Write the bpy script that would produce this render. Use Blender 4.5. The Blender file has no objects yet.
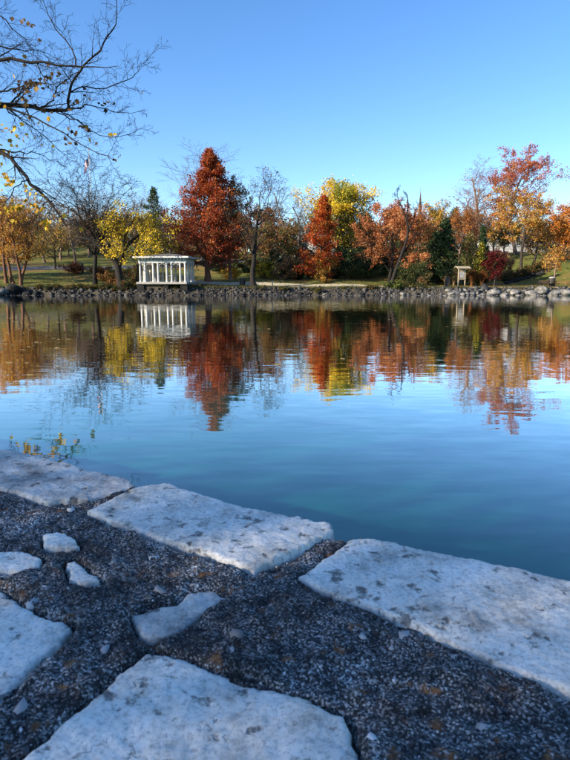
import bpy, bmesh, math, random
import numpy as np

# ------------------------------------------------------------------ camera, sky, sun, exposure
sc = bpy.context.scene
C = sc.collection
F = 574.0                      # focal length in pixels of a 570 x 760 picture
CAM_H = 1.40                   # metres above the water
PITCH = math.atan(96.0 / F)    # looking slightly down
SUN_EL = math.radians(21.0)
SUN_DIR = (-0.88, -0.47)       # where the sun stands: left, a little behind the viewer

cam_d = bpy.data.cameras.new('camera')
cam = bpy.data.objects.new('camera', cam_d)
C.objects.link(cam)
cam.location = (0, 0, CAM_H)
cam.rotation_euler = (math.pi / 2 - PITCH, 0, 0)
cam_d.sensor_fit = 'VERTICAL'
cam_d.sensor_height = 24.0
cam_d.lens = F / 760.0 * 24.0
cam_d.clip_start = 0.05
cam_d.clip_end = 8000
cam_d.dof.use_dof = True
cam_d.dof.focus_distance = 6.0
cam_d.dof.aperture_fstop = cam_d.lens / 2.0   # an aperture 2 mm wide
sc.camera = cam

world = bpy.data.worlds.new('World')
sc.world = world
world.use_nodes = True
wn = world.node_tree.nodes
wl = world.node_tree.links
bg = wn['Background']
sky = wn.new('ShaderNodeTexSky')
sky.sky_type = 'NISHITA'
sky.sun_disc = False
sky.sun_elevation = SUN_EL
SUN_AZ = math.atan2(SUN_DIR[0], SUN_DIR[1])
sky.sun_rotation = SUN_AZ % (2 * math.pi)
sky.altitude = 200
sky.air_density = 1.0
sky.dust_density = 0.4
sky.ozone_density = 3.0
hs = wn.new('ShaderNodeHueSaturation')
hs.inputs['Saturation'].default_value = 1.2
hs.inputs['Hue'].default_value = 0.507
wl.new(sky.outputs['Color'], hs.inputs['Color'])
wl.new(hs.outputs['Color'], bg.inputs['Color'])
bg.inputs['Strength'].default_value = 0.11

sun_d = bpy.data.lights.new('sun', 'SUN')
sun_d.energy = 4.5
sun_d.angle = math.radians(0.55)
sun_d.color = (1.0, 0.86, 0.66)
sun = bpy.data.objects.new('sun', sun_d)
C.objects.link(sun)
from mathutils import Vector, Matrix
_sv = Vector((SUN_DIR[0], SUN_DIR[1], 0)).normalized() * math.cos(SUN_EL) + Vector((0, 0, math.sin(SUN_EL)))
sun.rotation_euler = _sv.to_track_quat('Z', 'Y').to_euler()
sun.location = (-40, -20, 40)

sc.view_settings.view_transform = 'Standard'
sc.view_settings.look = 'None'
sc.view_settings.gamma = 1.0
sc.view_settings.exposure = 1.35
sc.cycles.use_denoising = True
sc.cycles.max_bounces = 6
sc.cycles.diffuse_bounces = 2
sc.cycles.glossy_bounces = 3
sc.cycles.transmission_bounces = 3
sc.cycles.transparent_max_bounces = 4
sc.cycles.caustics_reflective = False
sc.cycles.caustics_refractive = False

# ------------------------------------------------------------------ helpers
RNG = np.random.default_rng(7)
_cp, _sp = math.cos(PITCH), math.sin(PITCH)

def ray(x, y):
    a = (x - 285.0) / F
    b = (380.0 - y) / F
    return np.array([a, _cp + b * _sp, -_sp + b * _cp])

def at(x, y, Y):
    r = ray(x, y)
    t = Y / r[1]
    return np.array([r[0] * t, Y, CAM_H + r[2] * t])

def on_plane(x, y, z):
    r = ray(x, y)
    t = (z - CAM_H) / r[2]
    return np.array([r[0] * t, r[1] * t, z])

def sm(a, b, x):
    t = np.clip((np.asarray(x, float) - a) / (b - a), 0, 1)
    return t * t * (3 - 2 * t)

def _hash(ix, iy, seed):
    n = (ix.astype(np.int64) * 374761393 + iy.astype(np.int64) * 668265263 + seed * 1442695041) & 0x7fffffff
    n = ((n ^ (n >> 13)) * 1274126177) & 0x7fffffff
    n = (n ^ (n >> 16)) & 0x7fffffff
    return n / float(0x7fffffff)

def vnoise(x, y, seed=0):
    ix = np.floor(x); iy = np.floor(y)
    fx = x - ix; fy = y - iy
    fx = fx * fx * (3 - 2 * fx); fy = fy * fy * (3 - 2 * fy)
    a = _hash(ix, iy, seed); b = _hash(ix + 1, iy, seed)
    c = _hash(ix, iy + 1, seed); d = _hash(ix + 1, iy + 1, seed)
    return (a * (1 - fx) + b * fx) * (1 - fy) + (c * (1 - fx) + d * fx) * fy - 0.5

def fbm(x, y, seed=0, octv=4, gain=0.5):
    s = 0; amp = 1.0
    for o in range(octv):
        s = s + amp * vnoise(x * 2 ** o + 17.3 * o, y * 2 ** o - 9.1 * o, seed + o)
        amp *= gain
    return s

def mesh_np(name, V, Q, cols=None, smooth=False, tris=False):
    me = bpy.data.meshes.new(name)
    V = np.ascontiguousarray(V, dtype=np.float32); Q = np.ascontiguousarray(Q, dtype=np.int32)
    k = Q.shape[1]
    me.vertices.add(len(V)); me.vertices.foreach_set('co', V.ravel())
    me.loops.add(Q.size); me.loops.foreach_set('vertex_index', Q.ravel())
    me.polygons.add(len(Q))
    me.polygons.foreach_set('loop_start', np.arange(0, Q.size, k, dtype=np.int32))
    if smooth:
        me.polygons.foreach_set('use_smooth', np.ones(len(Q), dtype=bool))
    me.update(calc_edges=True)
    if cols is not None:
        a = me.attributes.new('col', 'FLOAT_COLOR', 'POINT')
        c = np.ones((len(V), 4), dtype=np.float32); c[:, :3] = cols
        a.data.foreach_set('color', c.ravel())
    return me

def obj(name, me, m=None, parent=None, loc=None):
    o = bpy.data.objects.new(name, me)
    C.objects.link(o)
    if m is not None and me is not None and len(me.materials) == 0:
        me.materials.append(m)
    if parent is not None:
        o.parent = parent
    if loc is not None:
        o.location = loc
    return o

def tag(o, label=None, cat=None, group=None, kind=None):
    if label: o['label'] = label
    if cat: o['category'] = cat
    if group: o['group'] = group
    if kind: o['kind'] = kind
    return o

def empty(name, loc, label, cat, group=None, rz=0.0):
    o = bpy.data.objects.new(name, None)
    C.objects.link(o)
    o.empty_display_size = 0.2
    o.location = loc
    o.rotation_euler = (0, 0, rz)
    return tag(o, label, cat, group)

class MB:
    """collects simple shapes into one mesh"""
    def __init__(self):
        self.bm = bmesh.new()
    def box(self, c, s, rz=0.0, bev=0.0, rx=0.0, ry=0.0):
        r = bmesh.ops.create_cube(self.bm, size=1.0)
        vs = r['verts']
        M = Matrix.Translation(c) @ Matrix.Rotation(rz, 4, 'Z') @ Matrix.Rotation(ry, 4, 'Y') @ Matrix.Rotation(rx, 4, 'X') @ Matrix.Diagonal((s[0], s[1], s[2], 1))
        bmesh.ops.transform(self.bm, matrix=M, verts=vs)
        if bev:
            es = list({e for v in vs for e in v.link_edges})
            bmesh.ops.bevel(self.bm, geom=es, offset=bev, segments=1, affect='EDGES')
        return self
    def cyl(self, a, b, r0, r1, n=12):
        a = Vector(a); b = Vector(b); d = b - a
        r = bmesh.ops.create_cone(self.bm, cap_ends=True, segments=n, radius1=r0, radius2=max(r1, 1e-4), depth=d.length)
        M = Matrix.Translation((a + b) / 2) @ d.to_track_quat('Z', 'Y').to_matrix().to_4x4()
        bmesh.ops.transform(self.bm, matrix=M, verts=r['verts'])
        return self
    def lathe(self, prof, n=14, c=(0, 0)):
        rings = []
        for r, z in prof:
            rings.append([self.bm.verts.new((c[0] + r * math.cos(2 * math.pi * k / n), c[1] + r * math.sin(2 * math.pi * k / n), z)) for k in range(n)])
        for a, b in zip(rings[:-1], rings[1:]):
            for k in range(n):
                self.bm.faces.new((a[k], a[(k + 1) % n], b[(k + 1) % n], b[k]))
        self.bm.faces.new(list(reversed(rings[0]))); self.bm.faces.new(rings[-1])
        return self
    def poly(self, vs, fs):
        v = [self.bm.verts.new(p) for p in vs]
        for f in fs:
            self.bm.faces.new([v[i] for i in f])
        return self
    def build(self, name, m, parent=None, loc=None, smooth=False):
        bmesh.ops.recalc_face_normals(self.bm, faces=self.bm.faces[:])
        me = bpy.data.meshes.new(name)
        self.bm.to_mesh(me); self.bm.free()
        if smooth:
            for p in me.polygons: p.use_smooth = True
        return obj(name, me, m, parent, loc)

# ------------------------------------------------------------------ materials
def new_mat(name):
    m = bpy.data.materials.new(name)
    m.use_nodes = True
    nt = m.node_tree
    return m, nt.nodes, nt.links, nt.nodes['Principled BSDF']

def noise_mat(name, cols, scale=3.0, rough=0.85, bump=0.0, bscale=None, detail=5.0, coord='Object', stretch=(1, 1, 1), stops=None, bdist=0.02, spec=0.3):
    m, N, L, P = new_mat(name)
    tc = N.new('ShaderNodeTexCoord'); mp = N.new('ShaderNodeMapping')
    mp.inputs['Scale'].default_value = stretch
    L.new(tc.outputs[coord], mp.inputs['Vector'])
    nz = N.new('ShaderNodeTexNoise'); nz.inputs['Scale'].default_value = scale; nz.inputs['Detail'].default_value = detail
    nz.inputs['Roughness'].default_value = 0.6
    L.new(mp.outputs[0], nz.inputs['Vector'])
    cr = N.new('ShaderNodeValToRGB')
    el = cr.color_ramp.elements
    stops = stops or [0.3 + 0.4 * i / (len(cols) - 1) for i in range(len(cols))]
    while len(el) < len(cols): el.new(0.5)
    for e, p, c in zip(el, stops, cols):
        e.position = p; e.color = (*c, 1)
    L.new(nz.outputs['Fac'], cr.inputs['Fac'])
    L.new(cr.outputs['Color'], P.inputs['Base Color'])
    P.inputs['Roughness'].default_value = rough
    P.inputs['Specular IOR Level'].default_value = spec
    if bump:
        n2 = N.new('ShaderNodeTexNoise'); n2.inputs['Scale'].default_value = bscale or scale * 4; n2.inputs['Detail'].default_value = 6
        L.new(mp.outputs[0], n2.inputs['Vector'])
        b = N.new('ShaderNodeBump'); b.inputs['Strength'].default_value = bump; b.inputs['Distance'].default_value = bdist
        L.new(n2.outputs['Fac'], b.inputs['Height']); L.new(b.outputs['Normal'], P.inputs['Normal'])
    return m

def leaf_mat(name, transl=0.4):
    m, N, L, P = new_mat(name)
    a = N.new('ShaderNodeAttribute'); a.attribute_name = 'col'
    L.new(a.outputs['Color'], P.inputs['Base Color'])
    P.inputs['Roughness'].default_value = 0.6
    P.inputs['Specular IOR Level'].default_value = 0.25
    t = N.new('ShaderNodeBsdfTranslucent')
    L.new(a.outputs['Color'], t.inputs['Color'])
    mx = N.new('ShaderNodeMixShader'); mx.inputs['Fac'].default_value = transl
    L.new(P.outputs[0], mx.inputs[1]); L.new(t.outputs[0], mx.inputs[2])
    L.new(mx.outputs[0], N['Material Output'].inputs['Surface'])
    return m

def col_mat(name, rough=0.8, spec=0.3):
    m, N, L, P = new_mat(name)
    a = N.new('ShaderNodeAttribute'); a.attribute_name = 'col'
    L.new(a.outputs['Color'], P.inputs['Base Color'])
    P.inputs['Roughness'].default_value = rough
    P.inputs['Specular IOR Level'].default_value = spec
    return m

M = {}
M['leaf'] = leaf_mat('leaf')
M['needle'] = leaf_mat('needle', 0.12)
M['bark'] = noise_mat('bark', [(0.018, 0.014, 0.011), (0.05, 0.04, 0.032)], 6, 0.95, 0.7, 14, stretch=(1, 1, 0.25), bdist=0.03)
M['bark_near'] = noise_mat('bark_near', [(0.008, 0.007, 0.006), (0.026, 0.021, 0.018)], 6, 0.95, 0.7, 14, bdist=0.02)
M['bark_grey'] = noise_mat('bark_grey', [(0.06, 0.05, 0.045), (0.16, 0.135, 0.12)], 6, 0.95, 0.6, 14, stretch=(1, 1, 0.25), bdist=0.03)
M['bark_tan'] = noise_mat('bark_tan', [(0.10, 0.06, 0.045), (0.26, 0.18, 0.14)], 5, 0.95, 0.6, 14, stretch=(1, 1, 0.3), bdist=0.03)
M['bark_red'] = noise_mat('bark_red', [(0.07, 0.035, 0.022), (0.20, 0.10, 0.06)], 6, 0.95, 0.6, 14, stretch=(1, 1, 0.25), bdist=0.03)
M['white_paint'] = noise_mat('white_paint', [(0.34, 0.34, 0.33), (0.56, 0.56, 0.55)], 1.6, 0.55, 0.1, 30)
M['cream_paint'] = noise_mat('cream_paint', [(0.32, 0.26, 0.17), (0.44, 0.37, 0.26)], 2.5, 0.6, 0.1, 30)
M['roof_dark'] = noise_mat('roof_dark', [(0.03, 0.03, 0.035), (0.07, 0.065, 0.07)], 8, 0.8, 0.4, 20)
M['roof_grey'] = noise_mat('roof_grey', [(0.12, 0.11, 0.11), (0.2, 0.19, 0.18)], 6, 0.85, 0.4, 20)
M['concrete'] = noise_mat('concrete', [(0.24, 0.23, 0.21), (0.36, 0.35, 0.32)], 3, 0.9, 0.3, 18)
M['dark_metal'] = noise_mat('dark_metal', [(0.015, 0.016, 0.018), (0.035, 0.036, 0.04)], 9, 0.5, 0.1, 40, spec=0.5)
M['dark_wood'] = noise_mat('dark_wood', [(0.03, 0.022, 0.016), (0.08, 0.055, 0.035)], 5, 0.8, 0.3, 20, stretch=(0.3, 2, 2))
M['asphalt'] = noise_mat('asphalt', [(0.10, 0.10, 0.11), (0.17, 0.165, 0.165)], 0.7, 0.95, 0.3, 25)
M['path'] = noise_mat('path', [(0.36, 0.33, 0.22), (0.52, 0.48, 0.34)], 0.9, 0.95, 0.3, 25)
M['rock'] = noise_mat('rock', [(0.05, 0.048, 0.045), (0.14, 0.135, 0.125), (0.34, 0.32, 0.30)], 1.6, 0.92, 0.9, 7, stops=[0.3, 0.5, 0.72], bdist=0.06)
M['rock_painted_shade'] = noise_mat('rock_painted_shade', [(0.005, 0.005, 0.005), (0.013, 0.0125, 0.012), (0.05, 0.048, 0.046)], 1.6, 0.92, 0.9, 7, stops=[0.3, 0.5, 0.78], bdist=0.06)  # same rock with the shade of the far bank painted into its colour
M['brick'] = noise_mat('brick', [(0.16, 0.07, 0.045), (0.25, 0.12, 0.08)], 3, 0.9, 0.3, 20)
M['slate'] = noise_mat('slate', [(0.045, 0.035, 0.033), (0.09, 0.07, 0.062)], 4, 0.7, 0.3, 20)
M['glass'] = new_mat('window_glass')[0]
_p = M['glass'].node_tree.nodes['Principled BSDF']; _p.inputs['Base Color'].default_value = (0.03, 0.04, 0.05, 1); _p.inputs['Roughness'].default_value = 0.08
M['pebble'] = col_mat('pebble', 0.7, 0.4)

# ground: grass with worn, leaf-littered patches
def ground_mat():
    m, N, L, P = new_mat('lawn')
    tc = N.new('ShaderNodeTexCoord')
    def nz(scale, det=6):
        n = N.new('ShaderNodeTexNoise'); n.inputs['Scale'].default_value = scale; n.inputs['Detail'].default_value = det
        n.inputs['Roughness'].default_value = 0.65
        L.new(tc.outputs['Object'], n.inputs['Vector']); return n
    def ramp(n, stops):
        c = N.new('ShaderNodeValToRGB'); e = c.color_ramp.elements
        while len(e) < len(stops): e.new(0.5)
        for k, (p, col) in zip(e, stops): k.position = p; k.color = (*col, 1)
        L.new(n.outputs['Fac'], c.inputs['Fac']); return c
    g = ramp(nz(0.9), [(0.3, (0.055, 0.075, 0.016)), (0.5, (0.10, 0.12, 0.028)), (0.72, (0.18, 0.17, 0.05))])
    l = ramp(nz(6.0), [(0.35, (0.20, 0.095, 0.03)), (0.65, (0.34, 0.21, 0.09))])
    f = ramp(nz(0.13, 8), [(0.47, (0, 0, 0)), (0.66, (0.75, 0.75, 0.75))])
    mx = N.new('ShaderNodeMix'); mx.data_type = 'RGBA'
    L.new(f.outputs['Color'], mx.inputs[0]); L.new(g.outputs['Color'], mx.inputs[6]); L.new(l.outputs['Color'], mx.inputs[7])
    L.new(mx.outputs[2], P.inputs['Base Color'])
    P.inputs['Roughness'].default_value = 0.95; P.inputs['Specular IOR Level'].default_value = 0.1
    b = N.new('ShaderNodeBump'); b.inputs['Strength'].default_value = 0.6; b.inputs['Distance'].default_value = 0.08
    L.new(nz(9).outputs['Fac'], b.inputs['Height']); L.new(b.outputs['Normal'], P.inputs['Normal'])
    return m
M['lawn'] = ground_mat()

def water_mat():
    m, N, L, P = new_mat('pond_water')
    tc = N.new('ShaderNodeTexCoord')
    def tilt(sx, sy, det):
        mp = N.new('ShaderNodeMapping'); mp.inputs['Scale'].default_value = (sx, sy, 1); mp.inputs['Rotation'].default_value = (0, 0, 0.12)
        L.new(tc.outputs['Object'], mp.inputs['Vector'])
        n = N.new('ShaderNodeTexNoise'); n.inputs['Scale'].default_value = 1.0; n.inputs['Detail'].default_value = det; n.inputs['Roughness'].default_value = 0.55
        L.new(mp.outputs[0], n.inputs['Vector'])
        s = N.new('ShaderNodeVectorMath'); s.operation = 'SUBTRACT'; s.inputs[1].default_value = (0.5, 0.5, 0.5)
        L.new(n.outputs['Color'], s.inputs[0]); return s
    def scale(v, k):
        s = N.new('ShaderNodeVectorMath'); s.operation = 'MULTIPLY'; s.inputs[1].default_value = k
        L.new(v.outputs[0], s.inputs[0]); return s
    a = scale(tilt(2.0, 8.0, 3), (0.020, 0.054, 0))
    b = scale(tilt(0.10, 0.35, 2), (0.004, 0.012, 0))
    c = N.new('ShaderNodeVectorMath'); c.operation = 'ADD'; L.new(a.outputs[0], c.inputs[0]); L.new(b.outputs[0], c.inputs[1])
    pn = N.new('ShaderNodeTexNoise'); pn.inputs['Scale'].default_value = 0.05; pn.inputs['Detail'].default_value = 3
    pm = N.new('ShaderNodeMapping'); pm.inputs['Scale'].default_value = (0.5, 1.4, 1)
    L.new(tc.outputs['Object'], pm.inputs['Vector']); L.new(pm.outputs[0], pn.inputs['Vector'])
    mr = N.new('ShaderNodeMapRange'); mr.inputs[1].default_value = 0.35; mr.inputs[2].default_value = 0.68; mr.inputs[3].default_value = 0.7; mr.inputs[4].default_value = 1.2
    L.new(pn.outputs['Fac'], mr.inputs[0])
    d = N.new('ShaderNodeVectorMath'); d.operation = 'SCALE'; L.new(c.outputs[0], d.inputs[0]); L.new(mr.outputs[0], d.inputs['Scale'])
    e = N.new('ShaderNodeVectorMath'); e.operation = 'ADD'; e.inputs[1].default_value = (0, 0, 1); L.new(d.outputs[0], e.inputs[0])
    nn = N.new('ShaderNodeVectorMath'); nn.operation = 'NORMALIZE'; L.new(e.outputs[0], nn.inputs[0])
    # mirror of the surroundings over the green body of the water, mixed by the angle of view (Fresnel)
    N.remove(P)
    df = N.new('ShaderNodeBsdfDiffuse'); df.inputs['Color'].default_value = (0.004, 0.105, 0.085, 1)
    gl = N.new('ShaderNodeBsdfGlossy'); gl.inputs['Roughness'].default_value = 0.015; gl.inputs['Color'].default_value = (0.97, 0.97, 0.97, 1)
    fr = N.new('ShaderNodeFresnel'); fr.inputs['IOR'].default_value = 1.333
    mu = N.new('ShaderNodeMath'); mu.operation = 'MULTIPLY_ADD'; mu.inputs[1].default_value = 2.9; mu.inputs[2].default_value = -0.11; mu.use_clamp = True
    ms = N.new('ShaderNodeMixShader')
    for q in (gl, fr): L.new(nn.outputs[0], q.inputs['Normal'])
    L.new(fr.outputs[0], mu.inputs[0]); L.new(mu.outputs[0], ms.inputs['Fac'])
    L.new(df.outputs[0], ms.inputs[1]); L.new(gl.outputs[0], ms.inputs[2])
    L.new(ms.outputs[0], N['Material Output'].inputs['Surface'])
    return m
M['water'] = water_mat()

# ------------------------------------------------------------------ terrain
WU = np.array([0.862, -0.507]); WV = np.array([-0.507, -0.862])     # along the wall / inward from its water edge
WN = -WV
_e0 = on_plane(0, 449, 0.9); _e1 = on_plane(570, 585, 0.9)
WU = (_e1 - _e0)[:2]; WU = WU / np.linalg.norm(WU)
WN = np.array([-WU[1], WU[0]]);  WV = -WN
W_OFF = float(np.dot(_e0[:2], WN))
WALL_Z = 0.90

def shore_y(x):
    return 71.6 + 0.7 * np.sin(x * 0.21 + 1.0) + 0.4 * np.sin(x * 0.53) - np.clip(np.abs(x) - 48, 0, None) ** 2 / 60.0

def terrain(x, y):
    x = np.asarray(x, float); y = np.asarray(y, float)
    df = y - shore_y(x)
    edge_l = -10.4 - 1.25 * np.clip(y - 19.5, 0, None)
    dl = (edge_l - x) * 0.7
    dr = (x - (32 + 0.9 * np.clip(y, 0, None))) * 0.75
    dn = W_OFF - 0.45 - (x * WN[0] + y * WN[1])
    wlw = sm(-13, -22, x); wrw = sm(7, 17, x); wcw = np.clip(1 - wlw - wrw, 0, 1)
    bank = -0.55 + 1.40 * sm(-0.9, 1.7, df)
    dd = np.clip(df - 1.6, 0, None)
    zc = 0.15 * sm(0, 3, dd) + 0.95 * sm(2.0, 9.5, dd) + 4.4 * sm(9, 45, dd)
    zl = 6.2 * np.tanh(dd * 0.15 / 6.2)
    zr = 0.18 * sm(0, 5, dd) + 6.0 * sm(4.5, 33, dd)
    zf = bank + wcw * zc + wlw * zl + wrw * zr + 2.2 * sm(45, 140, dd) + wlw * 4.5 * sm(34, 100, dd) + 8.0 * sm(110, 330, dd)
    zf = zf + 0.10 * vnoise(x * 0.25, y * 0.25, 3) * sm(1.5, 6, df)
    ds = np.maximum(np.maximum(dl, dr), dn)
    zs = -0.9 + 1.30 * sm(-1.2, 1.0, ds) + 2.2 * sm(3, 45, ds)
    low = np.where(df > -1.0, zf, -0.9)
    return np.maximum(np.where(df > -2.0, zf, -0.9), zs)

def tz(x, y):
    return float(terrain(np.array([x]), np.array([y]))[0])

def spaced(*segs):
    out = []
    for a, b, s in segs:
        out.append(np.arange(a, b - 1e-6, s))
    return np.concatenate(out + [np.array([segs[-1][1]])])

def build_terrain():
    xs = spaced((-3000, -600, 400), (-600, -120, 40), (-120, -56, 4), (-56, 56, 0.9), (56, 120, 4), (120, 600, 40), (600, 3000, 400))
    ys = spaced((-1500, -300, 200), (-300, -30, 30), (-30, -4, 2), (-4, 10, 0.5), (10, 66, 2.0), (66, 78, 0.35), (78, 125, 0.9), (125, 250, 6), (250, 800, 50), (800, 5000, 500))
    X, Y = np.meshgrid(xs, ys)
    Z = terrain(X, Y)
    nx, ny = len(xs), len(ys)
    V = np.stack([X.ravel(), Y.ravel(), Z.ravel()], 1)
    i = np.arange(nx * ny).reshape(ny, nx)
    Q = np.stack([i[:-1, :-1].ravel(), i[:-1, 1:].ravel(), i[1:, 1:].ravel(), i[1:, :-1].ravel()], 1)
    o = obj('ground', mesh_np('ground', V, Q, smooth=True), M['lawn'])
    tag(o, 'grassy park ground with banks, terrace and hillside', None, kind='structure')
build_terrain()

wv = np.array([[-140, -12, 0], [160, -12, 0], [160, 84, 0], [-140, 84, 0]], float)
tag(obj('water', mesh_np('water', wv, np.array([[0, 1, 2, 3]])), M['water']), 'calm blue-green pond with soft ripples', None, kind='structure')

def strip(name, pts, width, m, lift, label, n=80):
    pts = np.array(pts, float)
    s = np.linspace(0, len(pts) - 1, n)
    P = np.stack([np.interp(s, np.arange(len(pts)), pts[:, k]) for k in (0, 1)], 1)
    ker = np.ones(7) / 7
    Pp = np.pad(P, ((3, 3), (0, 0)), mode='edge')
    P = np.stack([np.convolve(Pp[:, k], ker, 'valid') for k in (0, 1)], 1)
    T = np.gradient(P, axis=0); T /= np.linalg.norm(T, axis=1)[:, None]
    Nn = np.stack([-T[:, 1], T[:, 0]], 1)
    K = 7
    off = np.linspace(-0.5, 0.5, K)
    A = P[:, None, :] + Nn[:, None, :] * (off[None, :, None] * width)
    Z = terrain(A[..., 0], A[..., 1]) + lift
    V = np.concatenate([A, Z[..., None]], 2).reshape(-1, 3)
    i = np.arange(n * K).reshape(n, K)
    Q = np.stack([i[:-1, :-1].ravel(), i[1:, :-1].ravel(), i[1:, 1:].ravel(), i[:-1, 1:].ravel()], 1)
    tag(obj(name, mesh_np(name, V, Q, smooth=True), m), label, None, kind='structure')

strip('road', [(-70, 93), (-55, 94), (-42, 94.5), (-32, 96), (-24, 99), (-16, 104), (-8, 110)], 6.0, M['asphalt'], 0.05, 'grey park road curving across the left slope', 160)
strip('path', [(-14, 79.5), (-8, 78.6), (-2, 78.3), (5, 78.0), (12, 76.6), (20, 75.9), (28, 75.9), (36, 76.0), (46, 76.0), (56, 74)], 2.2, M['path'], 0.045, 'pale footpath along the right shore above the boulders', 160)

# ------------------------------------------------------------------ the stone wall in the foreground
def wall_xy(u, v):
    return WN[0] * W_OFF + u * WU[0] + v * WV[0], WN[1] * W_OFF + u * WU[1] + v * WV[1]

def px_uv(x, y):
    p = on_plane(x, y, WALL_Z)[:2] - WN * W_OFF
    return float(p @ WU), float(p @ WV)

def poly_sdf(px, py, poly):
    """signed distance, positive inside"""
    poly = np.asarray(poly, float)
    d = np.full(px.shape, 1e9); inside = np.zeros(px.shape, bool)
    n = len(poly)
    for i in range(n):
        a = poly[i]; b = poly[(i + 1) % n]
        e = b - a
        t = np.clip(((px - a[0]) * e[0] + (py - a[1]) * e[1]) / (e @ e + 1e-12), 0, 1)
        d = np.minimum(d, np.hypot(px - a[0] - t * e[0], py - a[1] - t * e[1]))
        c = ((a[1] > py) != (b[1] > py)) & (px < (b[0] - a[0]) * (py - a[1]) / (b[1] - a[1] + 1e-12) + a[0])
        inside ^= c
    return np.where(inside, d, -d)

def stone_mat(name, seed, lo, mid, hi):
    m, N, L, P = new_mat(name)
    tc = N.new('ShaderNodeTexCoord'); mp = N.new('ShaderNodeMapping'); mp.inputs['Location'].default_value = (seed * 3.1, seed * 1.7, 0)
    L.new(tc.outputs['Object'], mp.inputs['Vector'])
    def nz(s, det=8, r=0.65):
        n = N.new('ShaderNodeTexNoise'); n.inputs['Scale'].default_value = s; n.inputs['Detail'].default_value = det; n.inputs['Roughness'].default_value = r
        L.new(mp.outputs[0], n.inputs['Vector']); return n
    def ramp(n, stops):
        c = N.new('ShaderNodeValToRGB'); e = c.color_ramp.elements
        while len(e) < len(stops): e.new(0.5)
        for k, (p, col) in zip(e, stops): k.position = p; k.color = (*col, 1)
        L.new(n.outputs['Fac'], c.inputs['Fac']); return c
    base = ramp(nz(9, 8, 0.72), [(0.33, lo), (0.47, mid), (0.62, hi)])
    grain = ramp(nz(160, 4, 0.7), [(0.34, (0.50, 0.50, 0.50)), (0.50, (1, 1, 1)), (0.70, (1.15, 1.15, 1.15))])
    pits = ramp(nz(34, 5, 0.6), [(0.33, (0.18, 0.18, 0.19)), (0.41, (1, 1, 1)), (0.9, (1, 1, 1))])
    m1 = N.new('ShaderNodeMix'); m1.data_type = 'RGBA'; m1.blend_type = 'MULTIPLY'; m1.inputs[0].default_value = 0.75
    L.new(base.outputs[0], m1.inputs[6]); L.new(grain.outputs[0], m1.inputs[7])
    m2 = N.new('ShaderNodeMix'); m2.data_type = 'RGBA'; m2.blend_type = 'MULTIPLY'; m2.inputs[0].default_value = 0.9
    L.new(m1.outputs[2], m2.inputs[6]); L.new(pits.outputs[0], m2.inputs[7])
    # hairline cracks that wander and fade, and faint ochre stains
    wd = N.new('ShaderNodeVectorMath'); wd.operation = 'MULTIPLY_ADD'; wd.inputs[1].default_value = (0.16, 0.16, 0.16)
    L.new(nz(6, 5).outputs['Color'], wd.inputs[0]); L.new(mp.outputs[0], wd.inputs[2])
    vc = N.new('ShaderNodeTexVoronoi'); vc.feature = 'DISTANCE_TO_EDGE'; vc.inputs['Scale'].default_value = 5.5
    L.new(wd.outputs[0], vc.inputs['Vector'])
    cw = N.new('ShaderNodeMath'); cw.operation = 'MULTIPLY_ADD'; cw.inputs[1].default_value = -0.075; cw.inputs[2].default_value = 0.034
    L.new(nz(5, 3).outputs['Fac'], cw.inputs[0])
    ck = N.new('ShaderNodeMath'); ck.operation = 'LESS_THAN'; L.new(vc.outputs['Distance'], ck.inputs[0]); L.new(cw.outputs[0], ck.inputs[1])
    m3 = N.new('ShaderNodeMix'); m3.data_type = 'RGBA'; m3.inputs[7].default_value = (0.10, 0.09, 0.08, 1)
    cf = N.new('ShaderNodeMath'); cf.operation = 'MULTIPLY'; cf.inputs[1].default_value = 0.5; L.new(ck.outputs[0], cf.inputs[0])
    L.new(cf.outputs[0], m3.inputs[0]); L.new(m2.outputs[2], m3.inputs[6])
    st = ramp(nz(4.0, 6, 0.7), [(0.56, (0, 0, 0)), (0.72, (0.55, 0.55, 0.55))])
    m4 = N.new('ShaderNodeMix'); m4.data_type = 'RGBA'; m4.blend_type = 'MULTIPLY'; m4.inputs[7].default_value = (0.78, 0.62, 0.42, 1)
    L.new(st.outputs[0], m4.inputs[0]); L.new(m3.outputs[2], m4.inputs[6])
    L.new(m4.outputs[2], P.inputs['Base Color'])
    P.inputs['Roughness'].default_value = 0.75; P.inputs['Specular IOR Level'].default_value = 0.35
    b1 = N.new('ShaderNodeBump'); b1.inputs['Strength'].default_value = 0.6; b1.inputs['Distance'].default_value = 0.003
    L.new(nz(90, 6, 0.7).outputs['Fac'], b1.inputs['Height'])
    b2 = N.new('ShaderNodeBump'); b2.inputs['Strength'].default_value = 0.7; b2.inputs['Distance'].default_value = 0.006
    L.new(pits.outputs[0], b2.inputs['Height']); L.new(b1.outputs['Normal'], b2.inputs['Normal'])
    L.new(b2.outputs['Normal'], P.inputs['Normal'])
    return m

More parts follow.
